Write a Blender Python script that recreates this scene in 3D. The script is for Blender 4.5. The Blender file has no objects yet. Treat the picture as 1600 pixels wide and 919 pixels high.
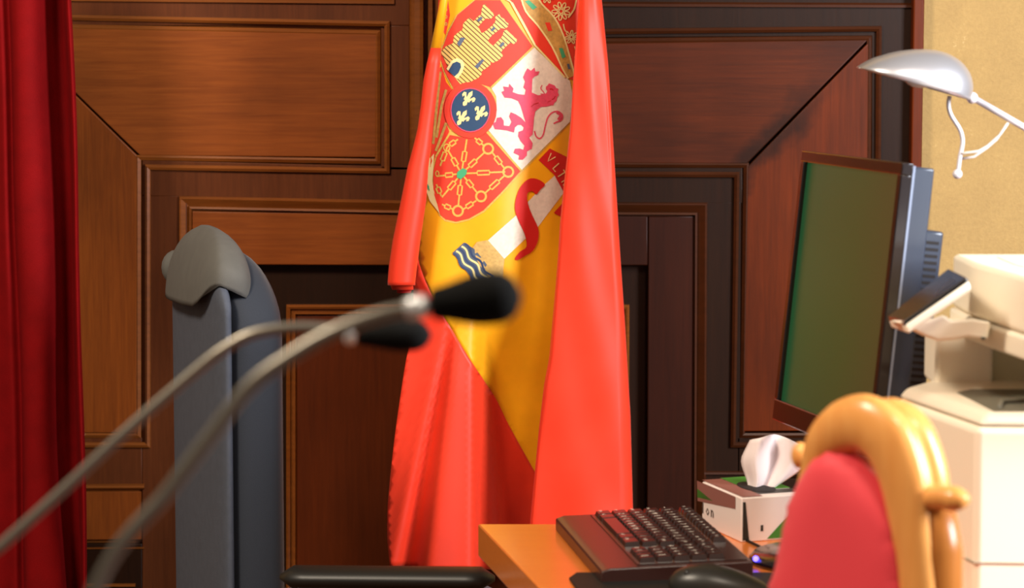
import bpy, bmesh, math, random
from math import sin, cos, pi, sqrt, atan
from mathutils import Vector, Matrix
from mathutils.geometry import delaunay_2d_cdt
random.seed(7)
SC = bpy.context.scene
COL = SC.collection
V = Vector

# ------------------------------------------------------------------ camera
F = 4200.0; H = 1.52; TH = atan(459.5 / F)
CAM = V((0, 0, H))
FW = V((0, cos(TH), -sin(TH))); UP = V((0, sin(TH), cos(TH)))
def P(px, py, Y):
    """world point at distance Y seen at photo pixel px,py (1600x919)"""
    d = V((1, 0, 0)) * (px - 800) + UP * (459.5 - py) + FW * F
    return CAM + d * (Y / d.y)
cd = bpy.data.cameras.new('camera'); co = bpy.data.objects.new('camera', cd); COL.objects.link(co)
co.location = CAM; co.rotation_euler = (pi / 2 - TH, 0, 0)
cd.sensor_width = 36; cd.lens = F * 36 / 1600
cd.clip_start = 0.05
cd.dof.use_dof = True; cd.dof.focus_distance = 4.5; cd.dof.aperture_fstop = 6.3
SC.camera = co

# ------------------------------------------------------------------ materials
def lin(h):
    h = h.lstrip('#'); o = []
    for i in (0, 2, 4):
        c = int(h[i:i+2], 16) / 255
        o.append(c / 12.92 if c <= .04045 else ((c + .055) / 1.055) ** 2.4)
    return (*o, 1)
def mat(name, c, rough=.5, metal=0, spec=.5, bump=0, bscale=200, sheen=0, var=0, vscale=8, coat=0, emit=None, es=1, c2=None, stretch=None):
    m = bpy.data.materials.new(name); m.use_nodes = True
    nt = m.node_tree; b = nt.nodes['Principled BSDF']; L = nt.links
    b.inputs['Base Color'].default_value = lin(c)
    b.inputs['Roughness'].default_value = rough; b.inputs['Metallic'].default_value = metal
    b.inputs['Specular IOR Level'].default_value = spec
    b.inputs['Coat Weight'].default_value = coat; b.inputs['Coat Roughness'].default_value = .25
    if sheen:
        b.inputs['Sheen Weight'].default_value = sheen; b.inputs['Sheen Roughness'].default_value = .4
    tc = nt.nodes.new('ShaderNodeTexCoord'); mp = nt.nodes.new('ShaderNodeMapping')
    L.new(tc.outputs['Object'], mp.inputs['Vector'])
    if stretch: mp.inputs['Scale'].default_value = stretch
    if var or c2:
        n = nt.nodes.new('ShaderNodeTexNoise'); n.inputs['Scale'].default_value = vscale; n.inputs['Detail'].default_value = 5
        L.new(mp.outputs[0], n.inputs['Vector'])
        mx = nt.nodes.new('ShaderNodeMix'); mx.data_type = 'RGBA'
        a = lin(c); mx.inputs[6].default_value = a
        mx.inputs[7].default_value = lin(c2) if c2 else (a[0]*(1-var), a[1]*(1-var), a[2]*(1-var), 1)
        rp = nt.nodes.new('ShaderNodeMapRange'); rp.inputs[1].default_value = .35; rp.inputs[2].default_value = .65
        L.new(n.outputs[0], rp.inputs[0]); L.new(rp.outputs[0], mx.inputs[0]); L.new(mx.outputs[2], b.inputs['Base Color'])
    if bump:
        n2 = nt.nodes.new('ShaderNodeTexNoise'); n2.inputs['Scale'].default_value = bscale; n2.inputs['Detail'].default_value = 4
        L.new(mp.outputs[0], n2.inputs['Vector'])
        bp = nt.nodes.new('ShaderNodeBump'); bp.inputs['Strength'].default_value = bump; bp.inputs['Distance'].default_value = .002
        L.new(n2.outputs[0], bp.inputs['Height']); L.new(bp.outputs[0], b.inputs['Normal'])
    if emit:
        b.inputs['Emission Color'].default_value = lin(emit); b.inputs['Emission Strength'].default_value = es
    return m

def wood(name, c1, c2, grain='x', rough=.42, coat=.06, knots=.5, dark='#1c0d08'):
    m = bpy.data.materials.new(name); m.use_nodes = True
    nt = m.node_tree; b = nt.nodes['Principled BSDF']; L = nt.links; N = nt.nodes.new
    tc = N('ShaderNodeTexCoord'); mp = N('ShaderNodeMapping'); L.new(tc.outputs['Object'], mp.inputs['Vector'])
    s = 1.6; mp.inputs['Scale'].default_value = (s, 12, 34) if grain == 'x' else (34, 12, s)
    n = N('ShaderNodeTexNoise'); n.inputs['Scale'].default_value = 4; n.inputs['Detail'].default_value = 8; n.inputs['Roughness'].default_value = .65
    n.inputs['Distortion'].default_value = .6
    L.new(mp.outputs[0], n.inputs['Vector'])
    mx = N('ShaderNodeMix'); mx.data_type = 'RGBA'; mx.inputs[6].default_value = lin(c1); mx.inputs[7].default_value = lin(c2)
    rp = N('ShaderNodeMapRange'); rp.inputs[1].default_value = .2; rp.inputs[2].default_value = .8
    L.new(n.outputs[0], rp.inputs[0]); L.new(rp.outputs[0], mx.inputs[0])
    # broad stains and wear
    mp2 = N('ShaderNodeMapping'); mp2.inputs['Scale'].default_value = (2.2, 2, 5.5) if grain == 'x' else (5.5, 2, 2.2)
    L.new(tc.outputs['Object'], mp2.inputs['Vector'])
    n2 = N('ShaderNodeTexNoise'); n2.inputs['Scale'].default_value = 1.6; n2.inputs['Detail'].default_value = 5
    L.new(mp2.outputs[0], n2.inputs['Vector'])
    rp2 = N('ShaderNodeMapRange'); rp2.inputs[1].default_value = .45; rp2.inputs[2].default_value = .75; rp2.inputs[4].default_value = knots
    L.new(n2.outputs[0], rp2.inputs[0])
    mx2 = N('ShaderNodeMix'); mx2.data_type = 'RGBA'; mx2.inputs[7].default_value = lin(dark)
    L.new(mx.outputs[2], mx2.inputs[6]); L.new(rp2.outputs[0], mx2.inputs[0]); L.new(mx2.outputs[2], b.inputs['Base Color'])
    bp = N('ShaderNodeBump'); bp.inputs['Strength'].default_value = .08; bp.inputs['Distance'].default_value = .002; b.inputs['Specular IOR Level'].default_value = .16
    L.new(n.outputs[0], bp.inputs['Height']); L.new(bp.outputs[0], b.inputs['Normal'])
    b.inputs['Roughness'].default_value = rough; b.inputs['Coat Weight'].default_value = coat; b.inputs['Coat Roughness'].default_value = .3
    return m

M = {}
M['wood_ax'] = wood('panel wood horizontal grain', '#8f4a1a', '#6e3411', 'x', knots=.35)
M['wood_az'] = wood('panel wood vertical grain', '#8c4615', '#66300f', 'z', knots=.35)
M['wood_bx'] = wood('right panel wood dimmed horizontal grain', '#582309', '#3c1706', 'x', knots=.55)  # right-hand wood: light falloff across the door is put into the colour
M['wood_bz'] = wood('right panel wood dimmed vertical grain', '#6a2806', '#4b1c04', 'z', knots=.35)
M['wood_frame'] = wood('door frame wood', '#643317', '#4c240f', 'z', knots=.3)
M['wood_frame_dark'] = wood('dark dimmed door frame wood', '#2a1407', '#1d0e05', 'z', knots=.4)  # darker frame tone; on the right boards it paints in the falloff
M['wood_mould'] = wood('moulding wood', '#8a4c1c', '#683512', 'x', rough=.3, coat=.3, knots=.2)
M['wood_mould_dim'] = wood('dimmed moulding wood', '#46200b', '#331708', 'x', rough=.3, coat=.3, knots=.2)  # dimmed copy of the moulding wood for the less lit right side
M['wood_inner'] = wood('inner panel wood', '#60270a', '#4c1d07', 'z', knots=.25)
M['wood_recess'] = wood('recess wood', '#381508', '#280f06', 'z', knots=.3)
M['wood_desk'] = wood('varnished desk wood', '#e48238', '#dc742a', 'x', rough=.16, coat=.8, knots=0)
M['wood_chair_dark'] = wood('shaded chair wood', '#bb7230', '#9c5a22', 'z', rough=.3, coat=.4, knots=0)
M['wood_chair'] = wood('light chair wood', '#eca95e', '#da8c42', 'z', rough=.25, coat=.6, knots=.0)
M['gap'] = mat('dark gap', '#120806', .8)
def stain(m):
    nt = m.node_tree; b = nt.nodes['Principled BSDF']; L = nt.links; N = nt.nodes.new
    p0 = P(1168, 258, 5.2); p1 = P(1340, 80, 5.2); d = (p1 - p0).normalized(); nn = V((-d.z, 0, d.x))
    tc = N('ShaderNodeTexCoord'); su = N('ShaderNodeVectorMath'); su.operation = 'SUBTRACT'; su.inputs[1].default_value = p0
    L.new(tc.outputs['Object'], su.inputs[0])
    def dot(v):
        q = N('ShaderNodeVectorMath'); q.operation = 'DOT_PRODUCT'; q.inputs[1].default_value = v; L.new(su.outputs[0], q.inputs[0]); return q.outputs['Value']
    ab = N('ShaderNodeMath'); ab.operation = 'ABSOLUTE'; L.new(dot(nn), ab.inputs[0])
    no = N('ShaderNodeTexNoise'); no.inputs['Scale'].default_value = 22; no.inputs['Detail'].default_value = 5; L.new(tc.outputs['Object'], no.inputs['Vector'])
    ad = N('ShaderNodeMath'); ad.operation = 'MULTIPLY_ADD'; ad.inputs[1].default_value = -.09; L.new(no.outputs[0], ad.inputs[0])
    a2 = N('ShaderNodeMath'); a2.operation = 'ADD'; a2.inputs[1].default_value = 0.0; L.new(ab.outputs[0], a2.inputs[0]); L.new(a2.outputs[0], ad.inputs[2])
    r1 = N('ShaderNodeMapRange'); r1.inputs[1].default_value = -.035; r1.inputs[2].default_value = -.005; r1.inputs[3].default_value = .75; r1.inputs[4].default_value = 0; L.new(ad.outputs[0], r1.inputs[0])
    r2 = N('ShaderNodeMapRange'); r2.inputs[1].default_value = .12; r2.inputs[2].default_value = .24; r2.inputs[3].default_value = 1; r2.inputs[4].default_value = .1; L.new(dot(d), r2.inputs[0])
    mu = N('ShaderNodeMath'); mu.operation = 'MULTIPLY'; L.new(r1.outputs[0], mu.inputs[0]); L.new(r2.outputs[0], mu.inputs[1])
    src = b.inputs['Base Color'].links[0].from_socket
    mx = N('ShaderNodeMix'); mx.data_type = 'RGBA'; mx.inputs[7].default_value = lin('#1c0d06'); L.new(src, mx.inputs[6]); L.new(mu.outputs[0], mx.inputs[0]); L.new(mx.outputs[2], b.inputs['Base Color'])
stain(M['wood_bx']); stain(M['wood_bz'])
def stucco():
    m = bpy.data.materials.new('ochre stucco'); m.use_nodes = True
    nt = m.node_tree; b = nt.nodes['Principled BSDF']; L = nt.links; N = nt.nodes.new
    tc = N('ShaderNodeTexCoord')
    n = N('ShaderNodeTexNoise'); n.inputs['Scale'].default_value = 120; n.inputs['Detail'].default_value = 6; n.inputs['Roughness'].default_value = .75
    n1 = N('ShaderNodeTexNoise'); n1.inputs['Scale'].default_value = 18; n1.inputs['Detail'].default_value = 6
    L.new(tc.outputs['Object'], n.inputs['Vector']); L.new(tc.outputs['Object'], n1.inputs['Vector'])
    r = N('ShaderNodeValToRGB'); e = r.color_ramp.elements
    e[0].position = .3; e[0].color = lin('#a18250'); e[1].position = .62; e[1].color = lin('#b3925a')
    x = e.new(.68); x.color = lin('#cdb27e')
    ad = N('ShaderNodeMath'); ad.operation = 'MULTIPLY_ADD'; ad.inputs[1].default_value = .3
    md = N('ShaderNodeMath'); md.operation = 'MULTIPLY'; md.inputs[1].default_value = .7
    L.new(n.outputs[0], md.inputs[0]); L.new(n1.outputs[0], ad.inputs[0]); L.new(md.outputs[0], ad.inputs[2])
    L.new(ad.outputs[0], r.inputs[0]); L.new(r.outputs[0], b.inputs['Base Color'])
    bp = N('ShaderNodeBump'); bp.inputs['Strength'].default_value = .55; bp.inputs['Distance'].default_value = .004
    L.new(n.outputs[0], bp.inputs['Height']); L.new(bp.outputs[0], b.inputs['Normal'])
    b.inputs['Roughness'].default_value = .85
    return m
M['stucco'] = stucco()
def satin(name, c, rough=.42):
    return mat(name, c, rough, spec=.4, sheen=.08, bump=.03, bscale=900, var=.06, vscale=30)
M['red'] = satin('red satin', '#e4361b', .5)
M['yellow'] = satin('yellow satin', '#eea50e', .46)
M['crest_red'] = mat('red embroidery', '#dc3319', .6, bump=.2, bscale=1500, sheen=.0)
M['banner_red'] = mat('deep red embroidery', '#c81510', .6, bump=.2, bscale=1500)
M['crest_dark_red'] = mat('crimson embroidery', '#b80f12', .6, bump=.2, bscale=1500)
M['white'] = mat('cream white embroidery', '#e4d6c4', .65, bump=.4, bscale=1200, var=.12, vscale=160)
M['cream'] = mat('cream embroidery', '#e6d18c', .6, bump=.3, bscale=1200)
M['gold'] = mat('gold thread', '#d9ab48', .5, bump=.3, bscale=1500, var=.25, vscale=400)
M['gold_band'] = mat('aged gold embroidery', '#c8994a', .5, bump=.3, bscale=1500, var=.3, vscale=160)
M['tan'] = mat('tan embroidery', '#d0a860', .6, bump=.3, bscale=1500, var=.2, vscale=200)
M['pink'] = mat('pink embroidery', '#dc4460', .6, bump=.3, bscale=1500, var=.12, vscale=200)
M['blue'] = mat('blue embroidery', '#163a5c', .6, bump=.3, bscale=1500)
M['navy'] = mat('navy thread', '#2a3c60', .6)
M['slate'] = mat('slate thread', '#4f5a6c', .6)
M['green'] = mat('green embroidery', '#3a9a68', .6)
M['outline'] = mat('brown outline thread', '#7a4a20', .6)
def castle_mat():
    m = mat('striped gold thread', '#edc765', .5, bump=.2, bscale=1500)
    nt = m.node_tree; b = nt.nodes['Principled BSDF']; L = nt.links; N = nt.nodes.new
    tc = N('ShaderNodeTexCoord'); d = N('ShaderNodeVectorMath'); d.operation = 'DOT_PRODUCT'
    d.inputs[1].default_value = (.677, 0, .736)
    L.new(tc.outputs['Object'], d.inputs[0])
    mu = N('ShaderNodeMath'); mu.operation = 'MULTIPLY'; mu.inputs[1].default_value = 2 * pi / .0062
    s = N('ShaderNodeMath'); s.operation = 'SINE'; L.new(d.outputs['Value'], mu.inputs[0]); L.new(mu.outputs[0], s.inputs[0])
    r = N('ShaderNodeMapRange'); r.inputs[1].default_value = .35; r.inputs[2].default_value = .8
    L.new(s.outputs[0], r.inputs[0])
    mx = N('ShaderNodeMix'); mx.data_type = 'RGBA'; mx.inputs[6].default_value = lin('#dfb560'); mx.inputs[7].default_value = lin('#55300c')
    L.new(r.outputs[0], mx.inputs[0]); L.new(mx.outputs[2], b.inputs['Base Color'])
    return m
M['castle'] = castle_mat()
M['velvet'] = mat('red velvet', '#7a0508', .8, spec=.1, sheen=0, bump=.3, bscale=600, var=.15, vscale=25)
M['shell'] = mat('blue grey fabric', '#4a4f5c', .85, bump=.4, bscale=900, var=.12, vscale=60)
M['pad'] = mat('navy shade-tinted fabric', '#242a36', .8, bump=.3, bscale=900, sheen=.15)  # navy tint puts the shade of the chair's near side into the fabric
M['cover'] = mat('grey stretch fabric', '#5a5854', .85, bump=.3, bscale=900, var=.1, vscale=40)
M['black'] = mat('black plastic', '#0d0d0d', .4)
M['rubber'] = mat('soft black armrest', '#16130f', .45)
M['steel'] = mat('chrome', '#b8b8b8', .25, metal=1)
M['silver'] = mat('satin silver', '#c9c7cc', .33, metal=.75, coat=.3)
M['arm'] = mat('white lacquered tube', '#d8d4dc', .3, metal=.2)
M['clear'] = mat('clear plastic', '#d8ccc4', .2, spec=.6)
M['bezel'] = mat('glossy black bezel', '#140809', .18, coat=.5)
M['mon_side'] = mat('blue black monitor plastic', '#2a3242', .32, coat=.3)
def screen():
    m = mat('dark glass screen', '#0c1a10', .35, coat=.2)
    nt = m.node_tree; b = nt.nodes['Principled BSDF']; L = nt.links; N = nt.nodes.new
    tc = N('ShaderNodeTexCoord'); sp = N('ShaderNodeSeparateXYZ'); L.new(tc.outputs['Generated'], sp.inputs[0])
    r = N('ShaderNodeValToRGB'); e = r.color_ramp.elements
    e[0].position = 0; e[0].color = lin('#665a2c'); e[1].position = .9; e[1].color = lin('#226a3a')
    x = e.new(.4); x.color = lin('#4a642e')
    L.new(sp.outputs[1], r.inputs[0]); L.new(r.outputs[0], b.inputs['Emission Color'])
    b.inputs['Emission Strength'].default_value = .33
    return m
M['screen'] = screen()
M['gray_trim'] = mat('grey blue trim', '#8c96ac', .3, metal=.5)
M['gray_plastic'] = mat('grey plastic', '#4e5560', .35)
M['printer'] = mat('warm white plastic', '#f2e6d0', .45)
M['printer2'] = mat('pale cream plastic', '#d2cba8', .5)
M['seam'] = mat('seam', '#8d7c66', .7)
M['paper'] = mat('white paper', '#efe9e4', .7)
M['tray'] = mat('grey tray plastic', '#6e6a5c', .45)
M['panel_black'] = mat('glossy control panel', '#120d0d', .22, coat=.6)
M['kb'] = mat('brown black keyboard plastic', '#2a1715', .3, coat=.3)
M['kb_edge'] = mat('keyboard rim plastic', '#3a1f1c', .35, coat=.2)
M['legend'] = mat('white key legend', '#fff6ea', .6)
M['mouse'] = mat('dark grey mouse plastic', '#25221e', .38)
M['pad_black'] = mat('black mouse pad', '#0b0a0a', .6)
M['tissue'] = mat('white tissue', '#f2dfdc', .8)
M['box_white'] = mat('printed box white', '#eedbd3', .5)
M['box_pink'] = mat('printed box mauve', '#8f5a50', .5)
M['box_green'] = mat('printed box green', '#3f7f2a', .5)
M['box_dark'] = mat('printed box dark', '#2d2a24', .5)
M['upholstery'] = mat('red upholstery', '#e4434c', .6, spec=.3, sheen=.3, bump=.1, bscale=500)
M['foam'] = mat('black foam', '#0b0a08', .9, spec=.2, bump=.8, bscale=500)
M['goose'] = mat('gooseneck metal', '#8f887c', .38, metal=.85)
M['chrome'] = mat('highlight white ring', '#ffffff', .25, metal=.3, coat=1)  # white base colour paints the lamp highlight on the microphone collars
M['led'] = mat('blue power light', '#3a30ff', .4, emit='#5a4cff', es=6)
M['floor'] = wood('floor wood', '#6b4a30', '#523620', 'x', knots=.2)

# ------------------------------------------------------------------ object helpers
ORG = {}
def world_origin(o):
    v = V((0, 0, 0))
    while o is not None:
        v = v + V(o.location); o = o.parent
    return v
def obj(name, verts, faces, m, parent=None, origin=None, smooth=False, mi=None, label=None, kind=None):
    me = bpy.data.meshes.new(name); o = bpy.data.objects.new(name, me); COL.objects.link(o)
    if parent is not None:
        o.parent = parent; off = world_origin(parent)
    elif origin is not None:
        o.location = origin; off = V(origin)
    else: off = V((0, 0, 0))
    me.from_pydata([tuple(V(v) - off) for v in verts], [], faces)
    ms = m if isinstance(m, (list, tuple)) else [m]
    for x in ms: me.materials.append(M[x] if isinstance(x, str) else x)
    if mi: me.polygons.foreach_set('material_index', mi)
    if smooth: me.polygons.foreach_set('use_smooth', [True] * len(me.polygons))
    me.update()
    if label: o['label'] = label
    if kind: o['kind'] = kind
    return o
def fix(o):
    bm = bmesh.new(); bm.from_mesh(o.data); bmesh.ops.recalc_face_normals(bm, faces=bm.faces); bm.to_mesh(o.data); bm.free(); return o
def bev(o, w, n=3, ang=40):
    fix(o)
    b = o.modifiers.new('bevel', 'BEVEL'); b.width = w; b.segments = n; b.limit_method = 'ANGLE'; b.angle_limit = math.radians(ang)
    o.data.polygons.foreach_set('use_smooth', [True] * len(o.data.polygons))
    try:
        o.data.set_sharp_from_angle(angle=math.radians(40))
    except Exception: pass
    b.harden_normals = False
    w2 = o.modifiers.new('wn', 'WEIGHTED_NORMAL'); w2.keep_sharp = True
    return o
def solid(o, t, off=-1):
    s = o.modifiers.new('solid', 'SOLIDIFY'); s.thickness = t; s.offset = off; return o
def empty(name, loc, label, cat, group=None):
    o = bpy.data.objects.new(name, None); COL.objects.link(o); o.location = loc; o.empty_display_size = .05
    o['label'] = label; o['category'] = cat
    if group: o['group'] = group
    return o
def tag(o, label, cat, group=None):
    o['label'] = label; o['category'] = cat
    if group: o['group'] = group
    return o
class MB:
    def __init__(s): s.v = []; s.f = []; s.m = []
    def add(s, vs, fs, mi=0):
        n = len(s.v); s.v += [V(v) for v in vs]; s.f += [tuple(i + n for i in f) for f in fs]; s.m += [mi] * len(fs); return s
    def box(s, a, b, mi=0):
        x0, y0, z0 = a; x1, y1, z1 = b
        return s.hexa([(x0,y0,z0),(x1,y0,z0),(x1,y1,z0),(x0,y1,z0)], [(x0,y0,z1),(x1,y0,z1),(x1,y1,z1),(x0,y1,z1)], mi)
    def hexa(s, lo, hi, mi=0):
        n = len(lo)
        return s.add(list(lo) + list(hi), [tuple(range(n))[::-1], tuple(range(n, 2*n))] + [(i, (i+1) % n, n+(i+1) % n, n+i) for i in range(n)], mi)
    def tube(s, pts, r, seg=12, squash=None, mi=0, caps=True):
        pts = [V(p) for p in pts]; n = len(pts)
        rs = r if isinstance(r, (list, tuple)) else [r] * n
        t = (pts[1] - pts[0]).normalized(); a = V((0, 0, 1)) if abs(t.z) < .9 else V((1, 0, 0))
        u = t.cross(a).normalized(); vs = []; 
        for i, p in enumerate(pts):
            t = (pts[min(i+1, n-1)] - pts[max(i-1, 0)]).normalized()
            u = (u - t * u.dot(t)).normalized(); w = t.cross(u)
            for k in range(seg):
                q = 2 * pi * k / seg; d = u * cos(q) + w * sin(q)
                if squash:
                    ax, kk = squash; d = d + V(ax) * (d.dot(V(ax)) * (kk - 1))
                vs.append(p + d * rs[i])
        fs = [(i*seg+k, i*seg+(k+1) % seg, (i+1)*seg+(k+1) % seg, (i+1)*seg+k) for i in range(n-1) for k in range(seg)]
        if caps: fs += [tuple(range(seg))[::-1], tuple(range((n-1)*seg, n*seg))]
        return s.add(vs, fs, mi)
    def loft(s, rings, closed=True, caps=True, mi=0):
        n = len(rings[0]); vs = [p for r in rings for p in r]
        K = n if closed else n - 1
        fs = [(i*n+k, i*n+(k+1) % n, (i+1)*n+(k+1) % n, (i+1)*n+k) for i in range(len(rings)-1) for k in range(K)]
        if caps and closed: fs += [tuple(range(n))[::-1], tuple(range((len(rings)-1)*n, len(rings)*n))]
        return s.add(vs, fs, mi)
    def build(s, name, m, parent=None, origin=None, smooth=False, **k):
        return obj(name, s.v, s.f, m, parent, origin, smooth, s.m, **k)
def sphere(c, r, n=16, m=10, sc=(1, 1, 1)):
    rings = []
    for i in range(m + 1):
        a = -pi/2 + pi * i / m; a = max(-pi/2+.02, min(pi/2-.02, a))
        rings.append([V(c) + V((cos(a)*cos(2*pi*k/n)*r*sc[0], cos(a)*sin(2*pi*k/n)*r*sc[1], sin(a)*r*sc[2])) for k in range(n)])
    return rings
def smooth_path(pts, n=8):
    pts = [V(p) for p in pts]; out = []
    for i in range(len(pts) - 1):
        p0 = pts[max(i-1, 0)]; p1 = pts[i]; p2 = pts[i+1]; p3 = pts[min(i+2, len(pts)-1)]
        for k in range(n):
            t = k / n
            out.append(.5 * ((2*p1) + (p2-p0)*t + (2*p0-5*p1+4*p2-p3)*t*t + (3*p1-p0-3*p2+p3)*t**3))
    out.append(pts[-1]); return out
def sm2(pts, n=6):
    return [(p.x, p.y) for p in smooth_path([V((a, b, 0)) for a, b in pts], n)]
def closed_smooth(pts, n=4):
    q = [V((a, b, 0)) for a, b in pts]; N = len(q); out = []
    for i in range(N):
        p0, p1, p2, p3 = q[i-1], q[i], q[(i+1) % N], q[(i+2) % N]
        for k in range(n):
            t = k / n
            p = .5 * ((2*p1) + (p2-p0)*t + (2*p0-5*p1+4*p2-p3)*t*t + (3*p1-p0-3*p2+p3)*t**3); out.append((p.x, p.y))
    return out
def interp(x, xs, ys):
    if x <= xs[0]: return ys[0]
    for i in range(len(xs) - 1):
        if x <= xs[i+1]: return ys[i] + (ys[i+1] - ys[i]) * (x - xs[i]) / (xs[i+1] - xs[i])
    return ys[-1]
def interps(x, xs, ys):
    """smooth interpolation"""
    if x <= xs[0]: return ys[0]
    for i in range(len(xs) - 1):
        if x <= xs[i+1]:
            t = (x - xs[i]) / (xs[i+1] - xs[i]); t = t*t*(3 - 2*t); return ys[i] + (ys[i+1] - ys[i]) * t
    return ys[-1]
def sstep(a, b, x):
    t = max(0, min(1, (x - a) / (b - a))); return t*t*(3-2*t)
def inside(p, poly):
    x, y = p; c = False; n = len(poly)
    for i in range(n):
        x1, y1 = poly[i]; x2, y2 = poly[i-1]
        if (y1 > y) != (y2 > y) and x < (x2-x1)*(y-y1)/(y2-y1)+x1: c = not c
    return c
def cdt(poly, step):
    """triangulate an outline with interior grid points"""
    pts = []
    for i, a in enumerate(poly):
        b = poly[(i+1) % len(poly)]; d = sqrt((a[0]-b[0])**2 + (a[1]-b[1])**2)
        k = max(1, int(d / step))
        for j in range(k): pts.append((a[0]+(b[0]-a[0])*j/k, a[1]+(b[1]-a[1])*j/k))
    q = []
    for p in pts:
        if not q or (abs(p[0]-q[-1][0]) + abs(p[1]-q[-1][1])) > 1e-4: q.append(p)
    pts = q; nb = len(pts)
    xs = [p[0] for p in pts]; ys = [p[1] for p in pts]
    grid = []
    y = min(ys) + step * .5; row = 0
    while y < max(ys):
        x = min(xs) + step * (.5 if row % 2 else 1)
        while x < max(xs):
            if inside((x, y), pts) and min((x-a)**2 + (y-b)**2 for a, b in pts) > (step*.45)**2: grid.append((x, y))
            x += step
        y += step * .87; row += 1
    r = delaunay_2d_cdt([V(p) for p in pts + grid], [], [list(range(nb))], 1, 1e-5)
    return [tuple(v) for v in r[0]], [tuple(f) for f in r[2]]

# ================================================================== SETTING
YW = 5.2     # face of the door boards
def W(px, py, dy=0):
    p = P(px, py, YW); return V((p.x, YW + dy, p.z))
def mitre_sweep(mb, path, prof, closed=True, mi=0):
    """sweep profile [(inset, depth)] round a path in the wall plane; inset towards the right of travel"""
    n = len(path); pts = [W(*p) for p in path]; rings = []
    for i in range(n):
        if closed or 0 < i < n-1:
            a = (pts[i] - pts[i-1]).normalized(); b = (pts[(i+1) % n] - pts[i]).normalized()
        elif i == 0: a = b = (pts[1] - pts[0]).normalized()
        else: a = b = (pts[i] - pts[i-1]).normalized()
        na = V((a.z, 0, -a.x)); nb = V((b.z, 0, -b.x)); m = (na + nb); m = m / max(.3, (m.dot(na)))
        rings.append([pts[i] + m * o + V((0, d, 0)) for o, d in prof])
    k = len(prof)
    vs = [p for r in rings for p in r]; fs = []
    for i in range(n if closed else n-1):
        j = (i+1) % n
        for q in range(k-1): fs.append((i*k+q, i*k+q+1, j*k+q+1, j*k+q))
    mb.add(vs, fs, mi)
def plate(mb, outline, dy_front, dy_back=.02, mi=0):
    f = [W(x, y, dy_front) for x, y in outline]; b = [V((p.x, YW + dy_back, p.z)) for p in f]
    mb.hexa(f, b, mi)

door = MB().box((W(-60, 0).x, YW+.03, 0), (W(1428, 0).x, YW+.07, 2.3)).build('door_1', 'wood_frame_dark'); door['kind'] = 'structure'
BOT = 1240  # photo row that reaches below the frame
# frame boards at the base level (dy 0): left brown, right darkened in colour for the light falloff
def board(name, o, dy, m, parent=door, b=.0015, back=.03):
    mb = MB(); plate(mb, o, dy, back); return bev(mb.build(name, m, parent), b, 2)
board('stile', [(-60, -180), (640, -180), (640, 40), (-60, 40)], 0, 'wood_frame')
board('stile', [(595, 40), (640, 40), (640, 266), (595, 266)], 0, 'wood_frame')
board('rail', [(222, 250), (690, 262), (690, 316), (222, 306)], 0, 'wood_frame')
board('stile', [(222, 306), (292, 306), (292, BOT), (222, BOT)], 0, 'wood_frame')
board('rail', [(-60, 684), (222, 684), (222, 764), (-60, 760)], 0, 'wood_frame')
board('rail', [(-60, 850), (222, 850), (222, BOT), (-60, BOT)], 0, 'wood_frame_dark')
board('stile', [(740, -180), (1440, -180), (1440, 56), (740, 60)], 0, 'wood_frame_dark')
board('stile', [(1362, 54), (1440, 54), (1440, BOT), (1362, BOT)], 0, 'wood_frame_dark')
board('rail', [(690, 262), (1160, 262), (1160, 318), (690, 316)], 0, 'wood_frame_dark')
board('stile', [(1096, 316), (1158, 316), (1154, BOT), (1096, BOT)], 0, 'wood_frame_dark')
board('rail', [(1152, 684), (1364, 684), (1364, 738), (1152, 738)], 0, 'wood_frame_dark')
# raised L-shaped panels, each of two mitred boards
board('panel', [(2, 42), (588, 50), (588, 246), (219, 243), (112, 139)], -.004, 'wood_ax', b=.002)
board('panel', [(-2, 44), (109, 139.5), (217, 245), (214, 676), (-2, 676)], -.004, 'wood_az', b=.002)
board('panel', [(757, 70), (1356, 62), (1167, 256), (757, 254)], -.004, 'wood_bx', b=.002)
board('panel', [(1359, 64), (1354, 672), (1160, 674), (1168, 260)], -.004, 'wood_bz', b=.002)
# stepped bead mouldings round them
mm = MB(); q = .00124
PR = [(-.012, -.001), (-.011, -.007), (-.006, -.010), (-.001, -.006), (.0, .006), (.006, .007), (.007, -.001), (.013, -.005), (.017, -.003), (.017, .012)]
mitre_sweep(mm, [(-6, 30), (600, 42), (600, 262), (226, 256), (226, 690), (-6, 690)], [(a, b) for a, b in PR])
mm.build('moulding', 'wood_mould', door, smooth=False)
mm = MB()
mitre_sweep(mm, [(745, 56), (1368, 50), (1364, 690), (1150, 690), (1156, 268), (745, 266)], [(a, b) for a, b in PR])
mm.build('moulding', 'wood_mould_dim', door)
# central square: sloped frame, flat board, then a deep recess and the inner field
SL = [(-.002, 0), (0, -.006), (.003, -.006), (.017, .004), (.018, -.003), (.022, -.005), (.0235, .006), (.027, .006)]
mm = MB(); mitre_sweep(mm, [(690, BOT), (281, BOT), (281, 308), (690, 316)], SL, closed=False); mm.build('moulding', 'wood_mould', door)
mm = MB(); mitre_sweep(mm, [(690, 316), (1104, 318), (1100, BOT), (690, BOT)], SL, closed=False); mm.build('moulding', 'wood_mould_dim', door)
board('square_board', [(300, 330), (690, 336), (690, 415), (396, 414), (300, 414)], .002, 'wood_ax', b=.002)
board('square_board', [(300, 415), (398, 415), (398, BOT), (300, BOT)], .002, 'wood_az', b=.002)
board('square_board', [(690, 336), (1012, 338), (1012, 415), (690, 415)], .002, M['wood_recess'], b=.002)  # recess tone reused to dim the right square boards as the light falls off
board('square_board', [(1013, 338), (1084, 338), (1080, BOT), (1009, BOT)], .002, M['wood_recess'], b=.002)
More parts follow.
